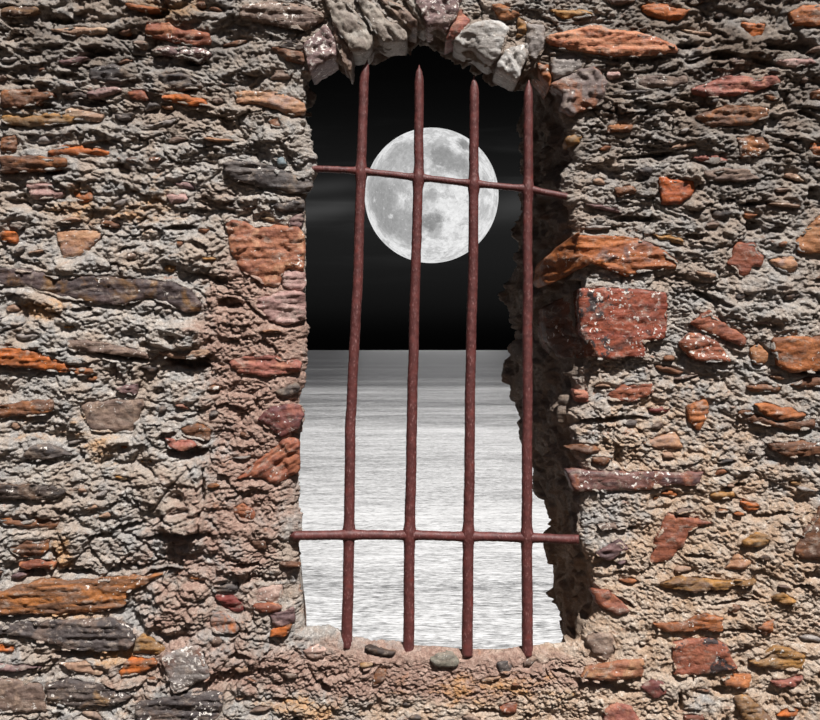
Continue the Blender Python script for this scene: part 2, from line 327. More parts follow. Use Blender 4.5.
# dark gaps where mortar has fallen out: crop, centre, half axes, depth, slant
CAV = [('A',370,192,60,18,9,.1),('A',470,132,55,18,9,.1),('A',270,292,55,18,9,.1),('A',325,217,35,15,8,0),('A',350,388,60,18,9,.1),('A',600,50,45,18,9,0),
 ('A',230,78,60,15,8,.1),('A',60,147,40,20,8,0),('A',470,640,35,22,7,.2),('A',740,235,45,18,8,0),('A',200,652,60,12,9,0),('A',170,402,40,12,7,0),('A',90,315,50,10,6,0),('A',690,150,60,10,6,0),('A',20,30,50,14,7,0),('A',690,345,50,12,6,0),
 ('I',290,177,45,14,9,0),('I',425,212,55,18,10,0),('I',740,182,45,24,9,.1),('I',310,437,25,18,8,0),('I',70,332,25,12,8,0),('I',100,402,55,20,7,0),('I',745,432,35,14,8,.3),('I',660,180,80,12,6,0),('I',180,590,140,10,6,-.1),('I',600,240,60,12,6,.3),('I',450,500,80,10,5,.1),('I',650,520,70,9,5,.2),
 ('J',330,212,50,12,7,0),('J',775,55,30,30,9,0),('J',548,172,35,24,9,0),('J',385,450,70,14,7,.35),('J',90,150,110,12,8,0),('J',640,190,30,16,7,0),('J',560,90,70,9,6,-.1),
 ('B',685,182,60,11,8,0),('B',320,490,45,9,8,0),('B',705,690,95,26,13,0),('B',110,645,80,10,8,.1),('B',450,668,120,10,9,.15),('B',480,265,50,10,5,-.3),('B',75,90,60,14,6,.3),
 ('C',710,12,90,28,13,.1),('C',715,352,85,20,10,0),('C',640,285,40,18,9,-.2),('C',600,120,25,16,7,0),('C',690,655,120,18,11,-.05),('C',400,662,60,10,7,0),('C',490,622,50,12,8,-.2),('C',772,470,12,60,8,0),('C',760,600,10,40,7,0),('C',165,382,70,10,7,0),('C',570,410,30,10,6,.4),
 ('D',620,155,70,12,8,-.15),('D',300,165,80,10,6,0),('D',130,168,60,14,8,0),('D',300,475,120,12,8,.1),('D',80,525,90,8,6,-.1),('D',205,100,12,40,7,.2),
 ('O',600,230,150,12,8,-.05),('K',440,382,35,8,7,0),('K',470,480,60,9,7,-.2),('K',745,45,70,12,9,0),('K',30,375,20,60,5,0),('K',620,590,90,8,5,-.1),('K',60,640,50,8,6,0),
 ('L',340,97,60,8,7,0),('L',470,270,90,8,7,-.1),('L',520,382,110,8,7,.1),('L',770,170,40,20,6,.3),('L',735,212,35,8,6,0),('L',265,650,8,40,8,0),('L',420,610,40,18,7,.2),('L',60,600,60,14,7,0),
 ('H',330,122,60,12,8,.1),('H',430,190,60,9,6,-.1),('H',490,235,14,70,7,0),('H',170,470,10,40,6,0),('H',300,470,50,14,7,0),('H',620,590,30,20,6,.5),('H',460,640,60,8,6,0),
 ('P',420,535,30,10,7,0),('P',600,580,90,12,8,0),('P',590,130,60,10,7,-.1),('P',660,270,40,12,6,.6),('P',130,690,60,10,6,0),('F',270,470,60,22,8,0),('F',150,250,40,16,6,.4),('F',230,380,30,20,7,0),('E',290,150,60,12,6,0),('E',200,30,60,16,7,0),('E',250,470,40,30,6,.6)]


def crop_pts(tag, pts):
    x0, y0, k = CROP[tag]
    return [(x0 + a * k, y0 + b * k) for a, b in pts]


def cav_depth(x, y):
    out = np.zeros_like(x)
    for tag, cx, cy, rx, ry, dep, sl in CAV:
        (gx, gy), = crop_pts(tag, [(cx, cy)])
        k = CROP[tag][2]
        rx_, ry_ = rx * k, ry * k * 1.1
        u = x - gx
        v = y - gy - sl * u
        m = (np.abs(u) < rx_ * 1.6) & (np.abs(v) < ry_ * 2.2)
        if not m.any():
            continue
        r = (u[m] / rx_) ** 2 + (v[m] / ry_) ** 2 + .55 * pn(x[m] / 9, y[m] / 5, 3.3, 4)
        out[m] = np.maximum(out[m], dep * 1.5 * (1 - sstep(.35, 1.15, r)))
    return out


def big_h(x, y, d=0.0):
    return 6 * pn(x / 190, y / 130, d / 150, 1) + 3.0 * pn(x / 70, y / 45, d / 60, 2)


def zone_bed(x, y):      # where the mortar lies in thin beds
    return np.clip(1.1 * blob(x, y, 60, 60, 190, 110) + 1.0 * blob(x, y, 700, 90, 190, 130) + .25 + .5 * blob(x, y, 640, 330, 110, 110), 0, 1)


def zone_crag(x, y):     # calmer at the sill and lower right
    return np.clip(1.0 - .55 * blob(x, y, 700, 570, 210, 190) - .45 * blob(x, y, 440, 690, 140, 50) - .3 * blob(x, y, 270, 420, 60, 110), .4, 1.1)


def mortar_h(x, y, d):
    wx = x + 14 * fbm(x / 50, y / 36, d / 50, 4, 5)
    wy = y + 9 * fbm(x / 42, y / 30, d / 50, 4, 9)
    bed, crag = zone_bed(x, y), zone_crag(x, y)
    a = fbm(wx / 62, wy / 20, d / 40, 4, 21, .55)
    t = terrace(a, 3.2, 3.2) * 9.5 * (.35 + .75 * bed)
    b = fbm(wx / 40, wy / 27, d / 30, 3, 33)
    t2 = terrace(b, 2.6, 3.0) * 5.5 * (.9 - .35 * bed)
    f1, f2, idn = worley(wx / 25, wy / 17, d / 22, 1)
    lump = (4.2 * (1 - f1 * f1) + 3.0 * (idn - .5)) * (1 - .55 * bed)
    e1, e2, ide = worley(wx / 58, wy / 34, d / 50, 7)
    lump = lump + (9.0 * (ide - .5) + 4.0 * (1 - e1 * e1)) * (.9 - .3 * bed) - 3.2 * np.exp(-((e2 - e1) / .06) ** 2) * sstep(-.2, .3, pn(x / 70, y / 60, d / 50, 46))
    crev = -2.8 * np.exp(-((f2 - f1) / .07) ** 2) * sstep(-.1, .5, pn(x / 50, y / 50, d / 50, 41))
    g1, g2, idg = worley(wx / 9, wy / 6.2, d / 8, 2)
    gran = (1.3 * (1 - g1) - .7 * np.exp(-((g2 - g1) / .12) ** 2)) * (.45 + .55 * sstep(-.3, .3, pn(x / 60, y / 60, d / 60, 44)))
    r = pn(wx / 34, wy / 22, d / 30, 51)
    crack = -5.5 * np.exp(-(r / .035) ** 2) * sstep(0, .35, pn(x / 80, y / 60, d / 80, 53))
    flake = terrace(fbm(wx / 16, wy / 6.5, d / 12, 3, 61), 2.2, 3) * 3.4 * (.05 + .95 * bed)
    med = 1.8 * fbm(x / 11, y / 8, d / 10, 3, 71)
    fine = 2.4 * fbm(x / 3.6, y / 2.9, d / 3.5, 2, 81)
    pit = -3.4 * sstep(.40, .62, pn(x / 5.5, y / 4.2, d / 5, 91))
    return crag * (t + t2 + lump + crev + crack + flake) + (.35 + .65 * crag) * (med + gran) + fine + pit + big_h(x, y, d) - 2.5


# ---------------------------------------------------------------- materials
def lin(c):
    return tuple(((v / 255 + .055) / 1.055) ** 2.4 if v > 10 else v / 255 / 12.92 for v in c)


class NT:
    def __init__(self, mat):
        self.m = mat
        mat.use_nodes = True
        self.t = mat.node_tree
        self.t.nodes.clear()
        self.k = 0

    def n(self, kind, **kw):
        nd = self.t.nodes.new(kind)
        for k, v in kw.items():
            if k.startswith('i_'):
                key = k[2:].replace('_', ' ')
                nd.inputs[key].default_value = v
            else:
                setattr(nd, k, v)
        return nd

    def l(self, a, b):
        self.t.links.new(a, b)

    def noise(self, vec, scale, detail=4, rough=.55, dist=0):
        nd = self.n('ShaderNodeTexNoise')
        nd.inputs['Scale'].default_value = scale
        nd.inputs['Detail'].default_value = detail
        nd.inputs['Roughness'].default_value = rough
        nd.inputs['Distortion'].default_value = dist
        self.l(vec, nd.inputs['Vector'])
        return nd.outputs['Fac']

    def ramp(self, fac, lo, hi):
        nd = self.n('ShaderNodeMapRange', interpolation_type='SMOOTHSTEP')
        nd.inputs['From Min'].default_value = lo
        nd.inputs['From Max'].default_value = hi
        self.l(fac, nd.inputs['Value'])
        return nd.outputs['Result']

    def math(self, op, a, b=None):
        nd = self.n('ShaderNodeMath', operation=op)
        for i, v in enumerate((a, b)):
            if v is None:
                continue
            if isinstance(v, (int, float)):
                nd.inputs[i].default_value = v
            else:
                self.l(v, nd.inputs[i])
        return nd.outputs[0]

    def mix(self, fac, a, b, blend='MIX'):
        nd = self.n('ShaderNodeMix', data_type='RGBA', blend_type=blend)
        for sock, v in ((nd.inputs[0], fac), (nd.inputs[6], a), (nd.inputs[7], b)):
            if isinstance(v, (int, float)):
                sock.default_value = v
            elif isinstance(v, tuple):
                sock.default_value = (*v, 1) if len(v) == 3 else v
            else:
                self.l(v, sock)
        return nd.outputs[2]

    def mapping(self, vec, scale=(1, 1, 1), rot=(0, 0, 0), loc=(0, 0, 0)):
        nd = self.n('ShaderNodeMapping')
        nd.inputs['Scale'].default_value = scale
        nd.inputs['Rotation'].default_value = rot
        nd.inputs['Location'].default_value = loc
        self.l(vec, nd.inputs['Vector'])
        return nd.outputs[0]

    def finish(self, col, rough=.85, spec=.3, bump=None, bstr=.6, bdist=.002, metal=0):
        p = self.n('ShaderNodeBsdfPrincipled')
        if isinstance(col, tuple):
            p.inputs['Base Color'].default_value = (*col, 1)
        else:
            self.l(col, p.inputs['Base Color'])
        if isinstance(rough, (int, float)):
            p.inputs['Roughness'].default_value = rough
        else:
            self.l(rough, p.inputs['Roughness'])
        p.inputs['Specular IOR Level'].default_value = spec
        p.inputs['Metallic'].default_value = metal
        if bump is not None:
            b = self.n('ShaderNodeBump')
            b.inputs['Strength'].default_value = bstr
            b.inputs['Distance'].default_value = bdist
            self.l(bump, b.inputs['Height'])
            self.l(b.outputs[0], p.inputs['Normal'])
        o = self.n('ShaderNodeOutputMaterial')
        self.l(p.outputs[0], o.inputs[0])
        return p


def geom_pos(t):
    return t.n('ShaderNodeNewGeometry').outputs['Position']




def muted(c):
    r = np.array(lin(c))
    g = r @ np.array([.3, .5, .2])
    return tuple(float(q) for q in (g + (r - g) * .97) * .77 * (np.array([1.0, 1.05, .9]) if r[0] > 3.0 * r[2] else 1.0))



def stone_material(name, c1, c2, c3, lich=.12, black=0.0, ang=0, white=(222, 214, 206), seed=0):
    m = bpy.data.materials.new(name)
    t = NT(m)
    pos = geom_pos(t)
    off = t.mapping(pos, (1, 1, 1), (0, math.radians(ang), 0), (seed * .37, seed * .11, seed * .23))
    streak = t.noise(t.mapping(off, (10, 22, 60)), 1.0, 5, .62, .8)
    patch = t.noise(off, 20, 4, .6, .6)
    fine = t.noise(off, 260, 4, .65)
    c1, c2, c3 = [muted(q) for q in (c1, c2, c3)]
    c = t.mix(t.ramp(streak, .38, .64), c1, c2)
    c = t.mix(t.ramp(patch, .5, .66), c, c3)
    dust = t.math('MULTIPLY', t.ramp(t.noise(t.mapping(off, (34, 34, 60), loc=(2, 9, 4)), 1.0, 6, .7, .5), .52, .66), .55)
    c = t.mix(dust, c, lin((158, 142, 130)))
    grit = t.noise(off, 110, 5, .72)
    c = t.mix(t.math('MULTIPLY', t.ramp(grit, .56, .70), .6), c, lin((70, 56, 50)))
    v = t.math('ADD', t.math('MULTIPLY', fine, 1.3), .35)
    cmb = t.n('ShaderNodeCombineColor')
    for i in range(3):
        t.l(v, cmb.inputs[i])
    c = t.mix(1.0, c, cmb.outputs[0], 'MULTIPLY')
    if black:
        bl = t.ramp(t.noise(off, 48, 4, .65, .4), .53, .58)
        zone = t.ramp(t.noise(off, 16, 2, .5), .40, .52)
        c = t.mix(t.math('MULTIPLY', bl, t.math('MULTIPLY', zone, black)), c, lin((62, 52, 52)))
    if lich > 0:
        n1 = t.noise(off, 120, 3, .6, .3)
        zone = t.ramp(t.noise(off, 24, 3, .6), .56 - .3 * lich, .64 - .2 * lich)
        spk = t.math('MULTIPLY', t.ramp(n1, .63 - .12 * lich, .67 - .12 * lich), zone)
        c = t.mix(spk, c, lin(white))
    bump = t.math('ADD', t.math('MULTIPLY', streak, 2.2), t.math('ADD', fine, t.math('MULTIPLY', grit, 1.2)))
    t.finish(c, t.math('ADD', t.math('MULTIPLY', patch, .35), .45), .35, bump, .55, .0022)
    return m


PAL = {
 'brown': ((128,92,68), (92,68,56), (160,120,90)),
 'tan': ((176,140,116), (142,108,88), (190,160,134)),
 'rustred': ((150,84,64), (118,66,56), (180,112,84)),
 'rustbrown': ((134,86,64), (100,68,58), (160,98,60)),
 'rustorange': ((168,94,52), (126,76,54), (186,112,70)),
 'orange': ((200,104,44), (150,84,50), (126,86,66)),
 'orangebright': ((188,92,44), (160,80,46), (140,70,50)),
 'orangeslab': ((184,104,56), (152,84,54), (126,96,90)),
 'tanorange': ((180,118,82), (154,100,72), (170,124,96)),
 'dark': ((78,64,58), (56,48,46), (112,86,68)),
 'deepbrown': ((104,58,40), (74,46,38), (124,66,44)),
 'slate': ((104,94,90), (76,70,70), (132,114,100)),
 'purple': ((128,96,94), (98,76,78), (160,130,124)),
 'purplered': ((126,70,68), (104,62,64), (150,88,80)),
 'deepred': ((126,52,50), (104,48,50), (150,72,62)),
 'pink': ((188,150,142), (152,114,108), (206,176,166)),
 'palepink': ((196,164,150), (172,138,126), (208,182,168)),
 'pinkred': ((168,98,90), (136,80,76), (184,120,104)),
 'salmon': ((190,140,114), (164,112,88), (170,136,122)),
 'salmonred': ((178,112,88), (140,82,68), (196,140,116)),
 'salmonlong': ((206,138,110), (180,100,70), (192,140,120)),
 'rockred': ((162,92,72), (128,74,64), (178,108,84)),
 'redblock': ((162,80,60), (140,66,54), (116,66,58)),
 'brickred': ((166,96,78), (150,84,70), (180,112,92)),
 'starred': ((144,78,60), (118,62,52), (160,90,68)),
 'rustslab': ((170,104,80), (134,86,72), (178,128,100)),
 'boulder': ((138,122,116), (112,94,90), (146,92,72)),
 'brickpurple': ((132,90,82), (106,80,80), (152,92,74)),
 'ochre': ((178,124,70), (130,94,66), (150,128,104)),
 'ochrebrown': ((150,108,72), (112,84,68), (178,124,70)),
 'taupe': ((140,116,102), (108,88,80), (164,138,120)),
 'grey': ((152,142,136), (124,114,110), (176,166,160)),
 'greyorange': ((150,138,132), (124,112,108), (184,104,60)),
 'greengrey': ((136,130,116), (110,106,98), (160,150,136)),
 'teal': ((122,136,142), (104,114,122), (150,158,160)),
 'plank': ((98,80,78), (74,62,62), (130,92,62)),
 'plankorange': ((172,104,56), (112,78,64), (138,92,70)),
 'darklich': ((92,82,80), (70,62,62), (118,98,88)),
 'darktan': ((106,92,86), (80,70,68), (148,112,84)),
 'lichsquare': ((168,160,156), (120,108,104), (134,98,84)),
 'archgrey': ((172,160,148), (134,120,110), (190,182,172)),
 'archpurple': ((152,124,120), (122,98,98), (176,152,146)),
 'archlight': ((188,182,176), (150,142,136), (204,200,196)),
}
PALW = {'orange': 'bright orange', 'rustred': 'rust red', 'rustbrown': 'rust brown', 'ochre': 'ochre', 'slate': 'dark slate', 'dark': 'dark brown',
        'purple': 'purple grey', 'pink': 'pale pink', 'pinkred': 'pinkish red', 'taupe': 'taupe brown', 'tan': 'tan', 'brown': 'brown',
        'rustorange': 'orange brown', 'salmon': 'salmon', 'rockred': 'rust red', 'archgrey': 'grey', 'ochrebrown': 'ochre brown', 'grey': 'grey'}
MATS = {}


def stone_mat(pal, lich, black, ang):
    key = (pal, round(lich, 2), black, ang)
    if key not in MATS:
        MATS[key] = stone_material('stone_' + pal, *PAL[pal], lich=lich, black=black, ang=-ang, seed=len(MATS))
    return MATS[key]


def mortar_material():
    m = bpy.data.materials.new('mortar')
    t = NT(m)
    pos = geom_pos(t)
    at = t.n('ShaderNodeAttribute', attribute_name='tint')
    sep = t.n('ShaderNodeSeparateColor')
    t.l(at.outputs['Color'], sep.inputs[0])
    n1 = t.noise(pos, 9, 6, .62, .5)
    n2 = t.noise(t.mapping(pos, (1, 1, 1), loc=(3, 1, 7)), 26, 5, .62, .4)
    n3 = t.noise(t.mapping(pos, (1, 1, 1), loc=(8, 2, 1)), 80, 5, .68)
    n4 = t.noise(pos, 420, 3, .7)
    n5 = t.noise(t.mapping(pos, (1, 1, 1.9), loc=(5, 5, 2)), 17, 6, .66, .6)
    # cool grey ground, warmer grey, then beige where the tint says so
    c = t.mix(t.ramp(n2, .36, .64), lin((152, 148, 145)), lin((174, 163, 153)))
    c = t.mix(t.ramp(n3, .52, .66), c, lin((194, 188, 182)))
    c = t.mix(t.math('MULTIPLY', t.ramp(n1, .45, .62), .7), c, lin((166, 146, 130)))
    beige = t.mix(t.ramp(n2, .38, .62), lin((184, 166, 150)), lin((176, 150, 128)))
    beige = t.mix(t.ramp(n3, .55, .68), beige, lin((208, 194, 180)))
    c = t.mix(t.ramp(t.math('ADD', sep.outputs[0], t.math('MULTIPLY', t.math('SUBTRACT', n2, .5), 1.2)), .25, .75), c, beige)
    pinkb = t.mix(t.ramp(n3, .4, .62), lin((148, 120, 108)), lin((174, 148, 135)))
    c = t.mix(t.ramp(t.math('ADD', sep.outputs[1], t.math('MULTIPLY', t.math('SUBTRACT', n2, .5), 1.4)), .25, .8), c, pinkb)
    och = t.mix(t.ramp(n3, .4, .6), lin((204, 148, 84)), lin((186, 148, 108)))
    c = t.mix(t.math('MULTIPLY', t.ramp(t.math('ADD', sep.outputs[2], t.math('MULTIPLY', t.math('SUBTRACT', n5, .5), 1.7)), .45, .9), .62), c, och)
    # rust-stained chips in the mix, here and there
    chips = t.math('MULTIPLY', t.ramp(n5, .6, .66), t.ramp(n3, .46, .58))
    c = t.mix(t.math('MULTIPLY', chips, .6), c, lin((152, 102, 76)))
    n6 = t.noise(t.mapping(pos, (1, 1, 1), loc=(2, 2, 9)), 190, 4, .75)
    v = t.math('ADD', t.math('ADD', t.math('MULTIPLY', n4, 1.4), t.math('MULTIPLY', n6, 1.4)), -.2)
    cmb = t.n('ShaderNodeCombineColor')
    for i in range(3):
        t.l(v, cmb.inputs[i])
    c = t.mix(1.0, c, cmb.outputs[0], 'MULTIPLY')
    dk = t.n('ShaderNodeAttribute', attribute_name='shade_tint')
    c = t.mix(dk.outputs['Fac'], c, lin((92, 78, 68)))  # browner where shade is painted into the mortar
    bump = t.math('ADD', t.math('MULTIPLY', n3, 1.2), t.math('ADD', n4, t.math('MULTIPLY', n6, 1.2)))
    t.finish(c, .95, .15, bump, 1.0, .0042)
    return m


# ---------------------------------------------------------------- mesh helpers
def mesh_object(name, verts, quads, mats, parent=None, mat_idx=None, origin=None, smooth=True):
    verts = np.asarray(verts, np.float64)
    o0 = np.zeros(3) if origin is None else np.asarray(origin, float)
    v = (verts - o0).astype(np.float32)
    quads = np.asarray(quads, np.int32)
    me = bpy.data.meshes.new(name)
    me.vertices.add(len(v))
    me.vertices.foreach_set('co', v.ravel())
    k = quads.shape[1]
    me.loops.add(quads.size)
    me.loops.foreach_set('vertex_index', quads.ravel())
    me.polygons.add(len(quads))
    me.polygons.foreach_set('loop_start', np.arange(0, quads.size, k, dtype=np.int32))
    me.polygons.foreach_set('use_smooth', np.full(len(quads), smooth, bool))
    for m in (mats if isinstance(mats, (list, tuple)) else [mats]):
        me.materials.append(m)
    if mat_idx is not None:
        me.polygons.foreach_set('material_index', np.asarray(mat_idx, np.int32))
    me.update()
    me.validate()
    ob = bpy.data.objects.new(name, me)
    COL.objects.link(ob)
    ob.location = o0
    if parent is not None:
        ob.parent = parent
        ob.location = o0 - np.array(parent.location)
    return ob


def tag(o, label=None, cat=None, kind=None, group=None):
    for k, v in (('label', label), ('category', cat), ('kind', kind), ('group', group)):
        if v:
            o[k] = v
    return o


def grid_quads(nu, nv, closed=True):
    """faces of an nu x nv lattice, index = j * nu + i, closed in i"""
    i = np.arange(nu if closed else nu - 1)
    j = np.arange(nv - 1)
    I, J = np.meshgrid(i, j)
    I, J = I.ravel(), J.ravel()
    I2 = (I + 1) % nu
    return np.stack([J * nu + I, J * nu + I2, (J + 1) * nu + I2, (J + 1) * nu + I], 1)


# ---------------------------------------------------------------- stones
def build_stone(poly, h0, opt, seed, g=1.4):
    """grid verts (x, y, h) and faces of one stone, outline in grid units"""
    strata = opt.get('strata', 1.0)
    ang = math.radians(opt.get('ang', 0))
    tx, ty = opt.get('tilt', (0, 0))
    facet = opt.get('facet', 2.0)
    depth = opt.get('depth', 22)
    x0, y0 = poly.min(0) - g * 1.5
    x1, y1 = poly.max(0) + g * 1.5
    xs = np.arange(x0, x1 + g, g)
    ys = np.arange(y0, y1 + g, g)
    X, Y = np.meshgrid(xs, ys)
    nx = len(xs)
    x, y = X.ravel(), Y.ravel()
    sd, bx, by = poly_sdf(poly, x, y)
    ins = sd < 0
    q = grid_quads(nx, len(ys), False)
    q = q[ins[q].any(1)]
    out = ~ins
    px = np.where(out, bx, x)
    py = np.where(out, by, y)
    d = np.where(out, 0, -sd)
    cx, cy = poly.mean(0)
    rx = (px - cx) * math.cos(ang) + (py - cy) * math.sin(ang)
    ry = -(px - cx) * math.sin(ang) + (py - cy) * math.cos(ang)
    rnd = np.random.RandomState(seed)
    tx += rnd.uniform(-.04, .04)
    ty += rnd.uniform(-.02, .10)
    h = h0 + tx * (px - cx) - ty * (py - cy)
    st = fbm(rx / 46, ry / 5.5, seed * 1.7, 3, 7)
    h = h + strata * terrace(st, 2.4, 3.5) * 3.0
    f1, f2, idn = worley(rx / 26, ry / 15, seed * 2.3, 5)
    h = h + facet * (terrace(fbm(rx / 24, ry / 18, seed, 2, 12), 1.8, 4) * .8 + (idn - .5) * .6 * sstep(0, .25, f2 - f1))
    h = h + .9 * fbm(px / 7, py / 5, seed, 3, 15) + .5 * pn(px / 2.6, py / 2.2, seed, 16)
    bw = 3.6
    h = h - 2.6 * (1 - np.minimum(d / bw, 1)) ** 2 * (.7 + .6 * pn(px / 9, py / 9, seed, 19))
    used = np.unique(q)
    remap = np.full(len(px), -1)
    remap[used] = np.arange(len(used))
    q = remap[q]
    V = np.stack([px, py, h], 1)[used]
    # sides going back into the wall
    e = np.concatenate([q[:, [0, 1]], q[:, [1, 2]], q[:, [2, 3]], q[:, [3, 0]]])
    es = np.sort(e, 1)
    key = es[:, 0].astype(np.int64) * (len(V) + 1) + es[:, 1]
    _, idx, cnt = np.unique(key, return_index=True, return_counts=True)
    be = e[idx[cnt == 1]]
    bv = np.unique(be)
    rings = [bv]
    verts = [V]
    base = len(V)
    m2 = np.full(len(V), -1)
    prev = np.arange(len(V))
    faces = [q]
    for k, (fr, gr) in enumerate(((.12, .5), (.4, .8), (1.0, .2))):
        w = V[bv].copy()
        r = w[:, :2] - np.array([cx, cy])
        w[:, :2] += r / (np.linalg.norm(r, axis=1)[:, None] + 1e-6) * gr
        w[:, 2] -= depth * fr + pn(w[:, 0] / 6, w[:, 1] / 6, k + seed, 23) * 1.5
        cur = np.full(len(V), -1)
        cur[bv] = base + np.arange(len(bv))
        base += len(bv)
        verts.append(w)
        a, b = be[:, 0], be[:, 1]
        faces.append(np.stack([prev[b], prev[a], cur[a], cur[b]], 1))
        prev = cur
    return np.concatenate(verts), np.concatenate(faces)


def persp(poly, h):
    p = np.array(poly, float)
    c = np.array([PX, PY])
    return c + (p - c) * (1 - h / F)


stones = []   # (poly, face height, opt, palette, label, kind)
for kind, lst in (('arch_stone', ARCH), ('stone', ST)):
    for i, (tg, pts, pal, p, opt, lab) in enumerate(lst):
        poly = np.array(crop_pts(tg, pts))
        c = poly.mean(0)
        h0 = float(big_h(c[:1], c[1:2])[0]) * .8 + .75 * p + .5
        opt = dict(opt)
        if 285 < poly[:, 0].max() < 322 and poly[:, 1].min() > 75:
            opt.setdefault('depth', 8)
        if kind == 'arch_stone':
            opt.setdefault('depth', 50)
            opt.setdefault('facet', 4)
        opt.setdefault('lich', {'darklich': .34, 'lichsquare': .6, 'darktan': .25, 'dark': .2}.get(pal, .14))
        seed = i + (500 if kind == 'stone' else 900)
        poly = roughen(persp(poly, h0), seed, opt.get('rough', 2.1))
        stones.append([poly, h0, opt, pal, lab, kind, seed])

# ---------------------------------------------------------------- small chips between the big stones
rs = np.random.RandomState(5)
chips = []
centres = [(s[0].mean(0), s[0]) for s in stones]


def in_opening(x, y):
    return 292 < x < 592 and 12 < y < 658


tries = 0
while len(chips) < 440 and tries < 12000:
    tries += 1
    x, y = rs.uniform(-160, 980), rs.uniform(-120, 840)
    bed = float(zone_bed(np.array([x]), np.array([y]))[0])
    if in_opening(x, y) or rs.rand() > .18 + .9 * bed:
        continue
    L = rs.uniform(4, 10) + (rs.rand() < .5) * rs.uniform(4, 18) * bed
    W = min(rs.uniform(1.6, 4.5), L * .6)
    ok = True
    for c, pl in centres:
        if abs(x - c[0]) < 130 and abs(y - c[1]) < 60:
            sd, _, _ = poly_sdf(pl[::3], np.array([x - L, x, x + L]), np.array([y, y, y]))
            if (sd < W + 1.5).any():
                ok = False
                break
    for c in chips:
        if abs(x - c[0]) < L + c[2] and abs(y - c[1]) < W + c[3] + 1:
            ok = False
            break
    if ok:
        chips.append((x, y, L, W, bed))
CHIP_PAL = ['rustbrown', 'taupe', 'slate', 'dark', 'tan', 'rustorange', 'purple', 'grey', 'ochre', 'salmon']
chip_specs = []
for i, (x, y, L, W, bed) in enumerate(chips):
    n = rs.randint(6, 9)
    a = np.sort(rs.uniform(0, 2 * math.pi, n) * .35 + np.arange(n) / n * 2 * math.pi * .9)
    r = rs.uniform(.75, 1.15, n)
    sl = rs.uniform(-.25, .25)
    P = np.stack([x + L * r * np.cos(a), y + W * r * np.sin(a) + sl * L * r * np.cos(a)], 1)
    p = rs.uniform(0, 8)
    h0 = float(big_h(np.array([x]), np.array([y]))[0]) * .9 + p
    w = np.array([.2, .16, .12, .1, .14, .08, .06, .08, .04, .02])
    pal = CHIP_PAL[rs.choice(len(CHIP_PAL), p=w)]
    chip_specs.append([roughen(P, 2000 + i, 1.0, 2.0), h0, {'strata': .6, 'gap': rs.uniform(2, 6), 'facet': 1.2, 'depth': 14}, pal, None, 'chip', 2000 + i])

# ---------------------------------------------------------------- the wall around the opening
FRONT = [(303,632),(300,618),(298,590),(297,560),(298,530),(297,500),(297,470),(299,437),(302,413),(297,402),(302,380),(304,350),(304,300),(304,230),(304,197),(311,183),(317,172),(316,160),(310,148),(305,132),(304,105),(307,79),
 (312,70),(334,57),(347,66),(353,52),(369,48),(382,41),(405,34),(415,27),(428,25),(445,36),(455,40),(468,51),(487,59),(496,67),(517,77),(532,70),(547,80),(558,92),
 (560,108),(570,122),(564,142),(572,158),(558,178),(567,198),(575,233),(570,256),(572,288),(576,340),(578,389),(568,413),(571,447),(585,479),(581,497),(577,534),(582,546),(588,564),(592,593),(592,617),(584,641),
 (566,646),(543,648),(527,651),(500,653),(465,653),(438,650),(402,648),(345,643),(330,636)]
BACK = [(306, 640), (306, 618), (303, 590), (300, 560), (288, 530), (286, 500), (286, 470), (286, 437), (286, 413), (286, 402), (286, 380), (288, 350), (290, 300), (290, 230), (290, 197), (292, 183), (292, 172), (294, 160), (296, 148), (298, 138), (296, 103), (299, 77), (304, 68), (326, 55), (339, 64), (345, 50), (371.0, 60), (383.6, 53), (406.0, 46), (415.7, 39), (428.3, 37), (444.8, 48), (454.5, 52), (467.1, 63), (485.5, 71), (494.2, 79), (514.6, 89), (529.1, 90), (522, 120), (526, 132), (528, 145), (529, 158), (528, 170), (526, 182), (524, 192), (521, 206), (519, 232), (516, 256), (508, 292), (509, 340), (510, 392), (512, 412), (527, 445), (541, 466), (542, 492), (554, 513), (551, 528), (552, 550), (554, 591), (558, 618), (566, 646), (560, 664), (543, 668), (527, 670), (500, 672), (465, 672), (438, 670), (402, 668), (345, 664), (325, 655)]
DEPTH = 225.0
NU = 2500
fp = np.array(FRONT, float)
bp = np.array(BACK, float)
bp = np.array([PX, PY]) + (bp - np.array([PX, PY])) * (1 + DEPTH / F)
seg = np.linalg.norm(np.roll(fp, -1, 0) - fp, axis=1)
cum = np.concatenate([[0], np.cumsum(seg)])
par = (np.arange(NU) + .5) / NU * cum[-1]
ext = lambda p: np.concatenate([p, p[:1]])
Pu = np.stack([np.interp(par, cum, ext(fp)[:, k]) for k in (0, 1)], 1)
Bu = np.stack([np.interp(par, cum, ext(bp)[:, k]) for k in (0, 1)], 1)


def gsm(a, sig):
    n = len(a)
    k = np.fft.fftfreq(n)
    w = np.exp(-2 * (math.pi * k * sig) ** 2)
    return np.real(np.fft.ifft(np.fft.fft(a, axis=0) * w[:, None], axis=0))


Pu = gsm(Pu, 2.0)
Bu = gsm(Bu, 4.0)
Ps = gsm(Pu, 34.0)
tan = np.roll(Ps, -1, 0) - np.roll(Ps, 1, 0)
tan /= np.linalg.norm(tan, axis=1)[:, None]
inw = np.stack([-tan[:, 1], tan[:, 0]], 1)
if ((np.array([437, 340]) - Ps) * inw).sum(1).mean() < 0:
    inw = -inw
# outer rectangle
ctr = np.array([437., 340.])
nrm = (Ps - ctr) / np.array([140., 310.])
k = 1 / np.abs(nrm).max(1)
box = nrm * k[:, None]


def rect(x0, x1, y0, y1):
    return np.stack([x0 + (box[:, 0] + 1) / 2 * (x1 - x0), y0 + (box[:, 1] + 1) / 2 * (y1 - y0)], 1)


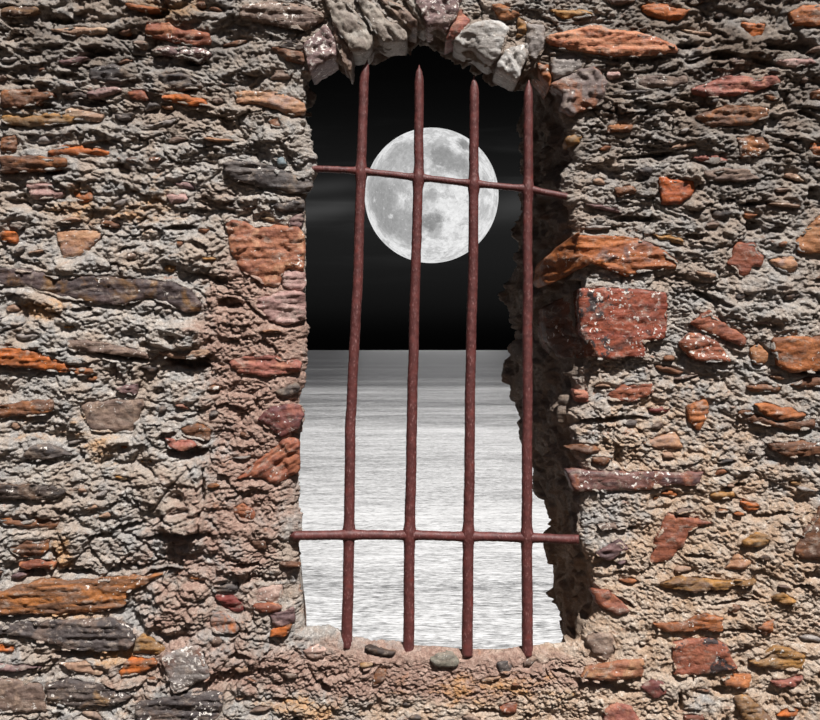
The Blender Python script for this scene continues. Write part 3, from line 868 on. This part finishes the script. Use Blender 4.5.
Q1 = gsm(rect(-190, 1010, -150, 870), 3.0)
Q2 = rect(-1500, 2300, -900, PY + EYE / S + 60)
NF, NA, NR, NC = 330, 14, 84, 60
RAD = 13.0
rows_xy, rows_d, rows_n = [], [], []   # base point, base depth, normal (nx, ny, nh)
for j in range(NC):
    f = 1 - j / NC
    rows_xy.append(Q1 + (Q2 - Q1) * f ** 1.7)
    rows_d.append(np.zeros(NU))
    rows_n.append((np.zeros((NU, 2)), np.ones(NU)))
for j in range(NF):
    f = 1 - j / (NF - 1)
    E = Pu - inw * RAD
    rows_xy.append(E + (Q1 - E) * f ** 1.2)
    rows_d.append(np.zeros(NU))
    rows_n.append((np.zeros((NU, 2)), np.ones(NU)))
for j in range(1, NA):
    a = j / NA * math.pi / 2
    rows_xy.append(Pu - inw * RAD * (1 - math.sin(a)))
    rows_d.append(np.full(NU, RAD * (1 - math.cos(a))))
    rows_n.append((inw * math.sin(a), np.full(NU, math.cos(a))))
for j in range(NR):
    f = j / (NR - 1)
    rows_xy.append(Pu + (Bu - Pu) * f)
    rows_d.append(RAD + (DEPTH - RAD) * np.full(NU, f))
    rows_n.append((inw, np.zeros(NU)))
# the back of the wall
for f in (.02, .1, .4, 1):
    rows_xy.append(Bu + (rect(-1500, 2300, -900, PY + EYE / S + 60) - Bu) * f)
    rows_d.append(np.full(NU, DEPTH + 3))
    rows_n.append((np.zeros((NU, 2)), np.zeros(NU)))
XY = np.concatenate(rows_xy)
D = np.concatenate(rows_d)
N2 = np.concatenate([a for a, b in rows_n])
NH = np.concatenate([b for a, b in rows_n])
x, y = XY[:, 0].copy(), XY[:, 1].copy()
NV = len(rows_xy)
rowi = np.repeat(np.arange(NV), NU)
i_front0, i_arc, i_rev, i_back = NC, NC + NF, NC + NF + NA - 1, NC + NF + NA - 1 + NR
H = np.zeros(len(x), np.float32)
act = (rowi >= 2) & (rowi < i_back)
H[act] = mortar_h(x[act].astype(np.float32), y[act].astype(np.float32), D[act].astype(np.float32))
front = rowi < i_arc
fr = (rowi >= i_front0) & (rowi < i_rev)
rim = rowi < i_front0 + 24
xr, yr = x[rim].astype(np.float32), y[rim].astype(np.float32)
coarse = big_h(xr, yr) + 4 * fbm(xr / 30, yr / 20, 0, 3, 122) + 5 * terrace(fbm(xr / 90, yr / 45, 0, 3, 120), 2, 2)
H[rim] = coarse + (H[rim] - coarse) * sstep(i_front0 - 2, i_front0 + 24, rowi[rim])
cav = np.zeros(len(x))
cav[fr] = cav_depth(x[fr], y[fr])
H = H - cav
for cx, cy, rx, ry, a in ((180, 334, 34, 17, 9), (184, 516, 27, 19, 9), (60, 292, 60, 14, 4), (150, 440, 50, 26, 4), (172, 606, 44, 34, 6), (155, 140, 50, 34, 5), (80, 355, 60, 8, 5),
                          (95, 690, 30, 16, 3), (280, 140, 24, 22, 6), (700, 470, 60, 22, 4), (640, 390, 40, 18, 4), (720, 560, 44, 18, 4), (690, 690, 34, 20, 4), (640, 600, 40, 30, 3), (760, 300, 50, 34, 4), (236, 560, 24, 16, 5)):
    u, v = (x[fr] - cx) / rx, (y[fr] - cy) / ry
    r = np.sqrt(u * u + v * v) + .22 * pn(x[fr] / 13, y[fr] / 11, 1.0, 66)
    H[fr] += a * (1 - sstep(.55, 1.0, r))
H[fr] += 6 * sstep(209, 203, x[fr] + 4 * pn(y[fr] / 12, x[fr] / 12, 0, 67)) * sstep(450, 475, y[fr]) * sstep(552, 540, y[fr]) * sstep(120, 190, x[fr])
# calmer right at the traced edge of the opening, rougher in the reveal
edge_d = np.zeros(len(x))
dfront = np.linalg.norm(XY.reshape(NV, NU, 2) - Pu[None], axis=2).ravel()
soft = np.where(rowi < i_rev, .55 + .45 * sstep(4, 34, dfront), 0.5 + .35 * sstep(0, 60, D))
PX_, PY_ = np.tile(Pu[:, 0], NV), np.tile(Pu[:, 1], NV)
side_left = (rowi >= i_rev) & (((PX_ < 330) & (PY_ > 115)) | ((PY_ > 634) & (PX_ < 568)))
soft = np.where(side_left, .35, soft)
H = H * soft
H = np.where((rowi >= i_rev) & (rowi < i_back), H * .4 + 19 * terrace(fbm(x / 42, y / 34, D / 48, 3, 77), 2.0, 2.2) * sstep(0, 25, D) * (~side_left), H)

# the mortar meets the stones
fidx = np.where((rowi >= i_front0) & (rowi < i_rev) & (D < 12))[0]
fx, fy = x[fidx], y[fidx]
order = np.argsort(fx)
fxs = fx[order]
for poly, h0, opt, pal, lab, kind, seed in stones + chip_specs:
    m = 9.0
    a, b = np.searchsorted(fxs, [poly[:, 0].min() - m, poly[:, 0].max() + m])
    ids = order[a:b]
    ids = ids[(fy[ids] > poly[:, 1].min() - m) & (fy[ids] < poly[:, 1].max() + m)]
    if len(ids) == 0:
        continue
    gx, gy = fx[ids], fy[ids]
    sd, bx, by = poly_sdf(poly, gx, gy)
    gi = fidx[ids]
    hm = H[gi]
    turned = D[gi] > .8
    c = poly.mean(0)
    tx, ty = opt.get('tilt', (0, 0))
    hs = h0 + tx * (gx - c[0]) - ty * (gy - c[1])
    hug = hs - 1.8 + 3.4 * fbm(gx / 9, gy / 7, seed, 2, 3)
    wgt = .65 * (1 - sstep(0, 8, np.maximum(sd, 0)))
    hn = hm + wgt * (np.minimum(hug, hm + 9) - hm)
    below = np.clip((gy - by) / np.maximum(np.abs(sd), .6), 0, 1) * (sd > 0)
    gap = opt.get('gap', 2.5)
    hn = hn - gap * below * (1 - sstep(1.0, 6.0, sd)) - 1.8 * np.exp(-(sd / 1.3) ** 2)
    inner = np.minimum(hn, hs - 7)
    ov = np.clip(5.5 * fbm(gx / 19, gy / 14, seed + .5, 3, 13) - .1, 0, 6)
    if kind == 'chip':
        ov = ov * .5
    hn = np.where((sd < 0) & (ov > .9), np.maximum(hn, hs - .6 + .35 * ov), hn)
    hn = np.where(sd < 0, hn + (inner - hn) * sstep(0, 2.0, -sd - ov), hn)
    if abs(tx) > .5:
        hn = np.where(sd < -1, np.minimum(hm, hs - 7), np.minimum(hm, hs + 1))
    H[gi] = np.where(turned, np.minimum(hn, hm), hn)

pos = np.stack([x, y], 1) + N2 * H[:, None]
hh = -D + NH * H
# ledges lean out and down a little
drop = np.where(front, .30 * np.clip(H, -8, 10), 0)
V = world_xyz(pos[:, 0], pos[:, 1] + drop, hh)
quads = grid_quads(NU, NV)
vv = V[quads[len(quads) // 4]]
nn = np.cross(vv[1] - vv[0], vv[2] - vv[0])
if nn[1] > 0:
    quads = quads[:, ::-1]
mortar = mortar_material()
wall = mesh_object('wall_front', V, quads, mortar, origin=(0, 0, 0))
tag(wall, 'rough old rubble stone wall of grey mortar and rust coloured stones around the opening', 'wall', 'structure')
# tint of the mortar: warm beige, pinkish, ochre
xf, yf = x.astype(np.float32), y.astype(np.float32)
bei = 1.0 * blob(xf, yf, 720, 620, 190, 170) + .75 * blob(xf, yf, 600, 660, 120, 90) + .6 * blob(xf, yf, 430, 700, 180, 50) + .35 * blob(xf, yf, 640, 430, 100, 80) + .35 * blob(xf, yf, 90, 690, 160, 70)
pnk = .95 * blob(xf, yf, 262, 400, 60, 140) + 1.15 * blob(xf, yf, 420, 672, 190, 32) + .5 * blob(xf, yf, 190, 560, 90, 90) + .6 * blob(xf, yf, 250, 320, 55, 60) + .3 * blob(xf, yf, 150, 660, 120, 60)
och = .0 * xf
for cx, cy, r1, r2, s in ((45, 308, 40, 16, .6), (100, 440, 45, 50, .42), (62, 552, 16, 30, .55), (60, 205, 70, 30, .36), (160, 215, 50, 60, .34), (300, 706, 60, 20, .45), (450, 690, 70, 20, .4), (170, 10, 70, 30, .4),
                          (30, 110, 40, 20, .35), (70, 610, 60, 10, .5), (700, 540, 60, 60, .25), (690, 640, 90, 60, .3), (150, 130, 60, 30, .2), (540, 690, 60, 30, .3), (118, 655, 40, 14, .5), (20, 425, 30, 25, .35)):
    och = och + 1.7 * s * blob(xf, yf, cx, cy, r1, r2)
bei = bei - .8 * blob(xf, yf, 690, 692, 40, 26) - .5 * blob(xf, yf, 610, 515, 40, 40)
rgba = np.stack([np.clip(bei, 0, 1), np.clip(pnk, 0, 1), np.clip(och, 0, 1), np.ones_like(xf)], 1).astype(np.float32)
at = wall.data.attributes.new('tint', 'FLOAT_COLOR', 'POINT')
at.data.foreach_set('color', rgba.ravel())
# shade painted as a brown tone: inside the opening, and across both upper corners
shade_tint = np.where(rowi >= i_rev, .55, 0) + .8 * blob(xf, yf, 730, 50, 270, 180) * (.75 + .7 * fbm(xf / 40, yf / 25, 0, 3, 101)) + .62 * blob(xf, yf, 90, 30, 240, 105) * (.75 + .7 * fbm(xf / 40, yf / 25, 0, 3, 103))
shade_tint = np.where(side_left, .1, shade_tint)
at = wall.data.attributes.new('shade_tint', 'FLOAT', 'POINT')
at.data.foreach_set('value', np.clip(shade_tint, 0, .75).astype(np.float32))

# stones as parts of the wall: the hundred largest on their own, the others with the chips
area = lambda p: .5 * abs(np.sum(p[:, 0] * np.roll(p[:, 1], -1) - p[:, 1] * np.roll(p[:, 0], -1)))
plain = sorted([s for s in stones if s[5] == 'stone'], key=lambda s: -area(np.clip(s[0], [0, 0], [820, 720])))
single = [s for s in stones if s[5] == 'arch_stone'] + plain[:100]
rest = plain[100:] + chip_specs
for poly, h0, opt, pal, lab, kind, seed in single:
    v, q = build_stone(poly, h0, opt, seed)
    w = world_xyz(v[:, 0], v[:, 1], v[:, 2])
    o = mesh_object(kind, w, q[:, ::-1], stone_mat(pal, opt.get('lich', .12), opt.get('black', 0.0), opt.get('ang', 0)), wall, origin=w.mean(0))
    o['label'] = lab or ((PALW.get(pal, 'rust brown')) + (' arch stone' if kind == 'arch_stone' else ' stone set in the mortar'))
vs, qs, mi, ml, base = [], [], [], [], 0
for poly, h0, opt, pal, lab, kind, seed in rest:
    v, q = build_stone(poly, h0, opt, seed, 1.3)
    mt = stone_mat(pal, .12, 0.0, 0)
    if mt not in ml:
        ml.append(mt)
    vs.append(world_xyz(v[:, 0], v[:, 1], v[:, 2]))
    qs.append(q[:, ::-1] + base)
    mi.append(np.full(len(q), ml.index(mt)))
    base += len(v)
rb = mesh_object('rubble', np.concatenate(vs), np.concatenate(qs), ml, wall, np.concatenate(mi))
tag(rb, 'small stone chips between the larger stones', kind='stuff')

# ---------------------------------------------------------------- the iron grille
def bar_material():
    m = bpy.data.materials.new('rusty_iron')
    t = NT(m)
    pos = geom_pos(t)
    n1 = t.noise(pos, 60, 5, .6)
    n2 = t.noise(t.mapping(pos, (320, 320, 140)), 1.0, 4, .65)
    c = t.mix(t.ramp(n1, .4, .62), lin((80, 40, 38)), lin((96, 50, 47)))
    c = t.mix(t.ramp(n2, .54, .72), c, lin((136, 96, 93)))
    c = t.mix(t.math('MULTIPLY', t.ramp(n1, .6, .7), .5), c, lin((112, 44, 36)))
    t.finish(c, .55, .45, n2, .5, .0016)
    return m


def tube(path, rad, seed, ring=22, step=1.2, tip0=False, tip1=False):
    """verts and faces of a round bar along path [(x, y, h)], radius(s, x, y)"""
    p = np.array(path, float)
    sg = np.linalg.norm(np.diff(p, axis=0), axis=1)
    cm = np.concatenate([[0], np.cumsum(sg)])
    n = int(cm[-1] / step)
    s = np.linspace(0, cm[-1], n)
    c = np.stack([np.interp(s, cm, p[:, i]) for i in range(3)], 1)
    kern = np.ones(15) / 15
    cp = np.pad(c, ((7, 7), (0, 0)), mode='edge')
    c = np.stack([np.convolve(cp[:, i], kern, 'valid') for i in range(3)], 1)
    c[0], c[-1] = p[0], p[-1]
    t = np.gradient(c, axis=0)
    t /= np.linalg.norm(t, axis=1)[:, None]
    ref = np.array([0, 0, 1.0])
    u = np.cross(t, ref)
    u /= np.linalg.norm(u, axis=1)[:, None]
    w = np.cross(t, u)
    c = c + u * (.7 * fbm(s / 60, s * 0 + seed, 0, 2, 5))[:, None] + w * (.4 * fbm(s / 60, s * 0 + seed + 7, 0, 2, 5))[:, None]
    r = np.array([rad(a, b) for a, b in zip(s, c)])
    L = cm[-1]
    th = np.arange(ring) / ring * 2 * math.pi
    P = c[:, None, :] + r[:, None, None] * (u[:, None, :] * np.cos(th)[None, :, None] + w[:, None, :] * np.sin(th)[None, :, None])
    dn = .22 * fbm(P[..., 0] / 7, P[..., 1] / 9, P[..., 2] / 7 + seed, 3, 8) + .12 * pn(P[..., 0] / 2, P[..., 1] / 3, P[..., 2] / 2, 9)
    dn = dn * np.minimum(1, r / 3)[:, None] * 1.5
    P = P + dn[..., None] * (u[:, None, :] * np.cos(th)[None, :, None] + w[:, None, :] * np.sin(th)[None, :, None])
    v = P.reshape(-1, 3)
    q = grid_quads(ring, n)
    # caps
    nv = len(v)
    v = np.concatenate([v, c[:1], c[-1:]])
    i = np.arange(ring)
    cap0 = np.stack([i, np.full(ring, nv), np.full(ring, nv), (i + 1) % ring], 1)
    tri0 = np.stack([(i + 1) % ring, i, np.full(ring, nv)], 1)
    tri1 = np.stack([(n - 1) * ring + i, (n - 1) * ring + (i + 1) % ring, np.full(ring, nv + 1)], 1)
    return v, q, np.concatenate([tri0, tri1])


iron = bar_material()
grille = bpy.data.objects.new('window_grille', None)
COL.objects.link(grille)
grille.location = world_xyz(np.array(437.), np.array(652.), np.array(0.))
grille.empty_display_size = .1
tag(grille, 'rusty reddish brown iron grille of upright bars and crossbars in the wall opening', 'window grille')
HB = -6.0
VB = [
 [(367.5,60),(364.5,75),(361.3,170),(358,280),(353.6,352),(351.6,405),(350.5,420),(350,480),(349,534.6),(347,643),(346.9,648)],
 [(419.3,65),(419,90),(418.5,177),(415.3,280),(412.3,382),(411,480),(409.7,535),(408.5,650),(408.4,654)],
 [(473.8,76),(474,100),(474,183),(472.6,280),(470.4,382),(469.4,480),(468.2,536),(467.5,652),(467.4,656)],
 [(528.8,80),(528.4,110),(527.9,189),(527.5,280),(527.4,413),(526.9,470),(526.8,537),(527.5,652),(527.5,656)]]
CB = [
 [(296,167.5,-14),(318,169,-7),(361,171,HB),(418.5,177.5,HB),(474,183.5,HB),(528,189,HB),(569,197,-5),(586,200.5,-9)],
 [(289.5,536,4.5),(297,535.5,2.5),(349,534.6,HB+2),(409.7,535.3,HB),(468.2,536.6,HB),(526.8,537.6,HB),(560,538.6,-3),(579,539.2,1.0)]]
cross_pts = [(361.3,171),(418.5,177.5),(474,183.5),(528,189),(349,534.6),(409.7,535.3),(468.2,536.6),(526.8,537.6)]


def near_cross(c):
    return max(math.exp(-((c[0] - a) ** 2 + (c[1] - b) ** 2) / 60.0) for a, b in cross_pts)


def vert_rad(s, c):
    base = 4.7 + .9 * min(max((c[1] - 80) / 560, 0), 1)
    tipl = 20.0
    return (base if s > tipl else base * (.1 + .9 * math.sin(min(s / tipl, 1) * math.pi / 2) ** .8)) + 1.5 * near_cross(c)


def make_bar(name, path, rad, seed, h=None):
    p3 = [(a[0], a[1], a[2] if len(a) > 2 else h) for a in path]
    c = np.array([PX, PY])
    p3 = [(*(c + (np.array(a[:2]) - c) * (1 - a[2] / F)), a[2]) for a in p3]
    v, q, tri = tube(p3, rad, seed)
    w = world_xyz(v[:, 0], v[:, 1], v[:, 2])
    o0 = w.mean(0)
    me = bpy.data.meshes.new(name)
    me.from_pydata((w - o0).tolist(), [], q.tolist() + tri.tolist())
    me.polygons.foreach_set('use_smooth', np.ones(len(me.polygons), bool))
    me.materials.append(iron)
    me.update()
    import bmesh
    bm = bmesh.new()
    bm.from_mesh(me)
    bmesh.ops.recalc_face_normals(bm, faces=bm.faces)
    bm.to_mesh(me)
    bm.free()
    o = bpy.data.objects.new(name, me)
    COL.objects.link(o)
    o.parent = grille
    o.location = o0 - np.array(grille.location)
    return o


for i, pth in enumerate(VB):
    make_bar('upright_bar', pth, vert_rad, 20 + i, HB)
make_bar('crossbar', CB[0], lambda s, c: 3.35 + 1.6 * near_cross(c), 31)
make_bar('crossbar', CB[1], lambda s, c: (4.7 if s > 5 else 4.7 * math.sqrt(max(0.02, 1 - (1 - s / 5) ** 2))) + 1.5 * near_cross(c), 32)

# ---------------------------------------------------------------- sea
SEA_Z = EYE - 9.0


def sea_material():
    m = bpy.data.materials.new('sea_water')
    t = NT(m)
    pos = geom_pos(t)
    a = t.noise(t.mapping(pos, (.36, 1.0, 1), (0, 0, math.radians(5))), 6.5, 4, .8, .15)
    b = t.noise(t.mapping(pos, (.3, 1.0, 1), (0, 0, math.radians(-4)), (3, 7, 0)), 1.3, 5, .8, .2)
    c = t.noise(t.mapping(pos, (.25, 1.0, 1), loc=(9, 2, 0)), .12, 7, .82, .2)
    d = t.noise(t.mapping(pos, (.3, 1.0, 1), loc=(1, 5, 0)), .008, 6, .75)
    painted_sparkle = t.math('ADD', t.math('ADD', t.math('MULTIPLY', a, 1.8), t.math('MULTIPLY', b, .9)), t.math('ADD', t.math('MULTIPLY', c, .7), t.math('MULTIPLY', d, 1.3)))  # streaks of light sparkling on the water, painted into its colour
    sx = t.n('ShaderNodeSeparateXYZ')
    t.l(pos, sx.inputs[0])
    near_sparkle = t.ramp(t.math('LOGARITHM', t.math('MAXIMUM', sx.outputs[1], 1.0), 10.0), 2.85, 1.65)  # painted sparkle strongest close by, fading towards the horizon
    painted_sparkle = t.math('ADD', painted_sparkle, t.math('MULTIPLY', near_sparkle, .62))
    col = t.mix(t.ramp(painted_sparkle, 2.44, 3.18), lin((64, 64, 66)), lin((220, 220, 221)))
    hgt = t.math('ADD', t.math('MULTIPLY', a, .03), t.math('ADD', t.math('MULTIPLY', b, .10), t.math('MULTIPLY', c, .4)))
    p = t.finish(col, .3, .5, hgt, 1.0, 1.0)
    p.inputs['IOR'].default_value = 1.33
    return m


nv = 60
ys = np.concatenate([[1.2], np.geomspace(6, 42000, nv - 1)])
xs = np.linspace(-1, 1, 41)
sx = np.concatenate([xs * (yy * 1.6 + 60) for yy in ys])
sy = np.repeat(ys, 41)
sv = np.stack([sx, sy, np.full(len(sx), SEA_Z)], 1)
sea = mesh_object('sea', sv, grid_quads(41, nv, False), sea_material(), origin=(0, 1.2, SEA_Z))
tag(sea, 'silver grey moonlit sea rippling to the horizon beyond the barred opening', 'sea', 'structure')

# ---------------------------------------------------------------- ground the wall stands on (below the frame)
gx = np.linspace(-6, 6, 60)
GX, GY = np.meshgrid(gx, np.linspace(-7, 1.2, 42))
gz = .02 * fbm(GX * 2, GY * 2, 0, 3) - .01
# (reaches the back of the wall, where the ground drops to the sea)
gv = np.stack([GX.ravel(), GY.ravel(), gz.ravel()], 1)
gm = bpy.data.materials.new('dry_earth')
t = NT(gm)
gp = geom_pos(t)
t.finish(t.mix(t.ramp(t.noise(gp, 6, 6, .6), .35, .65), lin((66, 56, 48)), lin((80, 68, 58))), .95, .1, t.noise(gp, 60, 5, .6), .6, .01)
ground = mesh_object('ground', gv, grid_quads(60, 42, False), gm)
tag(ground, 'dry earth at the foot of the stone wall', 'ground', 'structure')

# ---------------------------------------------------------------- moon
MD = 30000.0
mc = np.array([(431.5 - PX) / F * MD, MD - 2.0, EYE - (196.0 - PY) / F * MD])
mr = 66.8 / F * MD
n_u, n_v = 160, 81
th = np.arange(n_u) / n_u * 2 * math.pi
ph = np.linspace(0.001, math.pi - .001, n_v)
TH, PH = np.meshgrid(th, ph)
mvs = np.stack([np.sin(PH) * np.cos(TH), np.sin(PH) * np.sin(TH), np.cos(PH)], -1).reshape(-1, 3)
mm = bpy.data.materials.new('moon_surface')
t = NT(mm)
tc = t.n('ShaderNodeTexCoord')
obj = tc.outputs['Object']
unit = t.mapping(obj, (1 / mr,) * 3)
wn = t.n('ShaderNodeTexNoise')
wn.inputs['Scale'].default_value = 3.2
wn.inputs['Detail'].default_value = 7
wn.inputs['Roughness'].default_value = .74
t.l(unit, wn.inputs['Vector'])
wv = t.n('ShaderNodeVectorMath', operation='SUBTRACT')
t.l(wn.outputs['Color'], wv.inputs[0])
wv.inputs[1].default_value = (.5, .5, .5)
ws = t.n('ShaderNodeVectorMath', operation='SCALE')
ws.inputs['Scale'].default_value = .42
t.l(wv.outputs[0], ws.inputs[0])
wp = t.n('ShaderNodeVectorMath', operation='ADD')
t.l(unit, wp.inputs[0])
t.l(ws.outputs[0], wp.inputs[1])
# seas of the moon on the face turned to us: x, z (right, up), radius, darkness
MARIA = [(-.74,-.16,.36,.85),(-.84,.06,.28,.7),(-.52,-.02,.2,.6),(-.42,-.55,.30,.75),(-.66,-.42,.30,.85),(-.25,-.52,.22,.6),(-.45,.46,.30,.6),(-.30,.30,.22,.45),(-.72,.28,.2,.5),
         (.14,.44,.22,.9),(.34,.32,.20,.85),(.50,.22,.14,.7),(-.02,.52,.18,.6),(.47,.64,.135,.95),(-.02,-.50,.17,.95),(.03,-.66,.12,.6),(-.04,-.14,.10,.6),(.05,.10,.12,.45),(-.28,.05,.18,.35),(.76,.12,.10,.35),(-.20,-.30,.2,.35)]
dark = None
for cx, cz, r, s in MARIA:
    yy = -math.sqrt(max(0, 1 - cx * cx - cz * cz))
    dn = t.n('ShaderNodeVectorMath', operation='DISTANCE')
    t.l(wp.outputs[0], dn.inputs[0])
    dn.inputs[1].default_value = (cx, yy, cz)
    mrn = t.n('ShaderNodeMapRange', interpolation_type='SMOOTHSTEP')
    mrn.inputs['From Min'].default_value = r * 1.35
    mrn.inputs['From Max'].default_value = r * .55
    mrn.inputs['To Max'].default_value = s
    t.l(dn.outputs['Value'], mrn.inputs['Value'])
    dark = mrn.outputs[0] if dark is None else t.math('MAXIMUM', dark, mrn.outputs[0])
lum = t.mix(dark, (.80, .80, .80), (.25, .25, .25))
n1 = t.noise(unit, 5, 9, .72, .6)
lum = t.mix(t.math('MULTIPLY', t.ramp(n1, .45, .6), .6), lum, (.36, .36, .36))
n2 = t.noise(t.mapping(unit, loc=(4, 4, 4)), 22, 4, .65)
lum = t.mix(t.math('MULTIPLY', t.ramp(n2, .60, .70), .45), lum, (.80, .80, .80))
# bright craters
for cx, cz, r in ((.26, -.70, .05), (-.84, -.13, .025), (-.44, -.18, .045), (-.60, -.36, .025), (.40, -.78, .10), (.25, -.55, .08), (.12, .28, .02)):
    yy = -math.sqrt(max(0, 1 - cx * cx - cz * cz))
    dn = t.n('ShaderNodeVectorMath', operation='DISTANCE')
    t.l(wp.outputs[0], dn.inputs[0])
    dn.inputs[1].default_value = (cx, yy, cz)
    lum = t.mix(t.math('MULTIPLY', t.ramp(dn.outputs['Value'], r * 2.2, r * .3), .6), lum, (.92, .92, .92))
n3 = t.noise(t.mapping(unit, loc=(7, 1, 2)), 16, 7, .78, .3)
g3 = t.math('ADD', t.math('MULTIPLY', n3, 1.1), .45)
cm3 = t.n('ShaderNodeCombineColor')
for i in range(3):
    t.l(g3, cm3.inputs[i])
lum = t.mix(1.0, lum, cm3.outputs[0], 'MULTIPLY')
em = t.n('ShaderNodeEmission')
t.l(lum, em.inputs['Color'])
em.inputs['Strength'].default_value = 1.0
ou = t.n('ShaderNodeOutputMaterial')
t.l(em.outputs[0], ou.inputs[0])
moon = mesh_object('moon', mvs * mr + mc, grid_quads(n_u, n_v), mm, origin=mc)
tag(moon, 'full moon hanging in the black sky above the sea', 'moon')

# ---------------------------------------------------------------- sky, sun and moonlight
w = bpy.data.worlds.new('sky')
scene.world = w
w.use_nodes = True
t = NT.__new__(NT)
t.t = w.node_tree
t.t.nodes.clear()
tc = t.n('ShaderNodeTexCoord')
dirv = tc.outputs['Generated']
sp = t.n('ShaderNodeSeparateXYZ')
t.l(dirv, sp.inputs[0])
X_, Y_, Z_ = sp.outputs


def gauss(v, c, s):
    d = t.math('DIVIDE', t.math('SUBTRACT', v, c), s)
    return t.math('EXPONENT', t.math('MULTIPLY', t.math('MULTIPLY', d, d), -1.0))


cl = t.noise(t.mapping(dirv, (5, 1, 46), (0, math.radians(-5), 0)), 1.0, 5, .55, .5)
cl2 = t.noise(t.mapping(dirv, (3, 1, 14), loc=(2, 0, 5)), 1.0, 4, .5, .3)
zz = t.math('ADD', Z_, t.math('MULTIPLY', t.math('SUBTRACT', cl2, .5), .03))
glow = t.math('MULTIPLY', gauss(Z_, .125, .085), .0125)
wisp = t.math('MULTIPLY', t.math('MULTIPLY', t.ramp(cl, .5, .78), gauss(Z_, .15, .05)), .02)
zl = t.math('ADD', Z_, t.math('MULTIPLY', t.math('ABSOLUTE', t.math('ADD', X_, .06)), .10))
b1 = t.math('MULTIPLY', t.math('MULTIPLY', gauss(zl, .141, .008), t.ramp(X_, -.02, -.08)), .036)
b2 = t.math('MULTIPLY', t.math('MULTIPLY', gauss(zl, .163, .007), t.ramp(X_, -.02, -.08)), .02)
b3 = t.math('MULTIPLY', t.math('MULTIPLY', gauss(t.math('SUBTRACT', Z_, t.math('MULTIPLY', X_, .12)), .130, .014), t.ramp(X_, .04, .11)), .03)
night = t.math('ADD', t.math('ADD', glow, wisp), t.math('ADD', b1, t.math('ADD', b2, b3)))
night = t.math('ADD', t.math('MULTIPLY', night, t.ramp(Z_, .0, .05)), .0008)
cmb = t.n('ShaderNodeCombineColor')
for i in range(3):
    t.l(night, cmb.inputs[i])
day = t.math('MULTIPLY', t.ramp(Y_, -.05, -.55), t.ramp(Z_, -.05, .25))
sky = t.mix(day, cmb.outputs[0], (.11, .12, .14))
bg = t.n('ShaderNodeBackground')
t.l(sky, bg.inputs['Color'])
bg.inputs['Strength'].default_value = 1.0
wo = t.n('ShaderNodeOutputWorld')
t.l(bg.outputs[0], wo.inputs[0])

from mathutils import Vector


def sun(name, to, energy, angle, col):
    l = bpy.data.lights.new(name, 'SUN')
    l.energy = energy
    l.angle = math.radians(angle)
    l.color = col
    o = bpy.data.objects.new(name, l)
    COL.objects.link(o)
    o.rotation_euler = Vector(to).to_track_quat('Z', 'Y').to_euler()
    o.location = (0, -4, 6)
    return o


sun('sunlight', (.25, -.62, .92), 6.9, .55, (1.0, .98, .95))
md = mc - np.array([0, 0, EYE])
sun('moonlight', tuple(md / np.linalg.norm(md)), .02, 9.0, (1, 1, 1))

# ---------------------------------------------------------------- camera
cam = bpy.data.cameras.new('camera')
cam.sensor_width = 36
cam.lens = F * 36 / 820
cam.shift_y = -10 / 820
cam.clip_start = .05
cam.clip_end = 100000
co = bpy.data.objects.new('camera', cam)
COL.objects.link(co)
co.location = (0, -F * S, EYE)
co.rotation_euler = (math.pi / 2, 0, 0)
scene.camera = co
vs_ = scene.view_settings
scene.display_settings.display_device = 'sRGB'
vs_.view_transform = 'Standard'
vs_.look = 'None'
vs_.exposure = 0
vs_.gamma = 1
vs_.use_curve_mapping = False
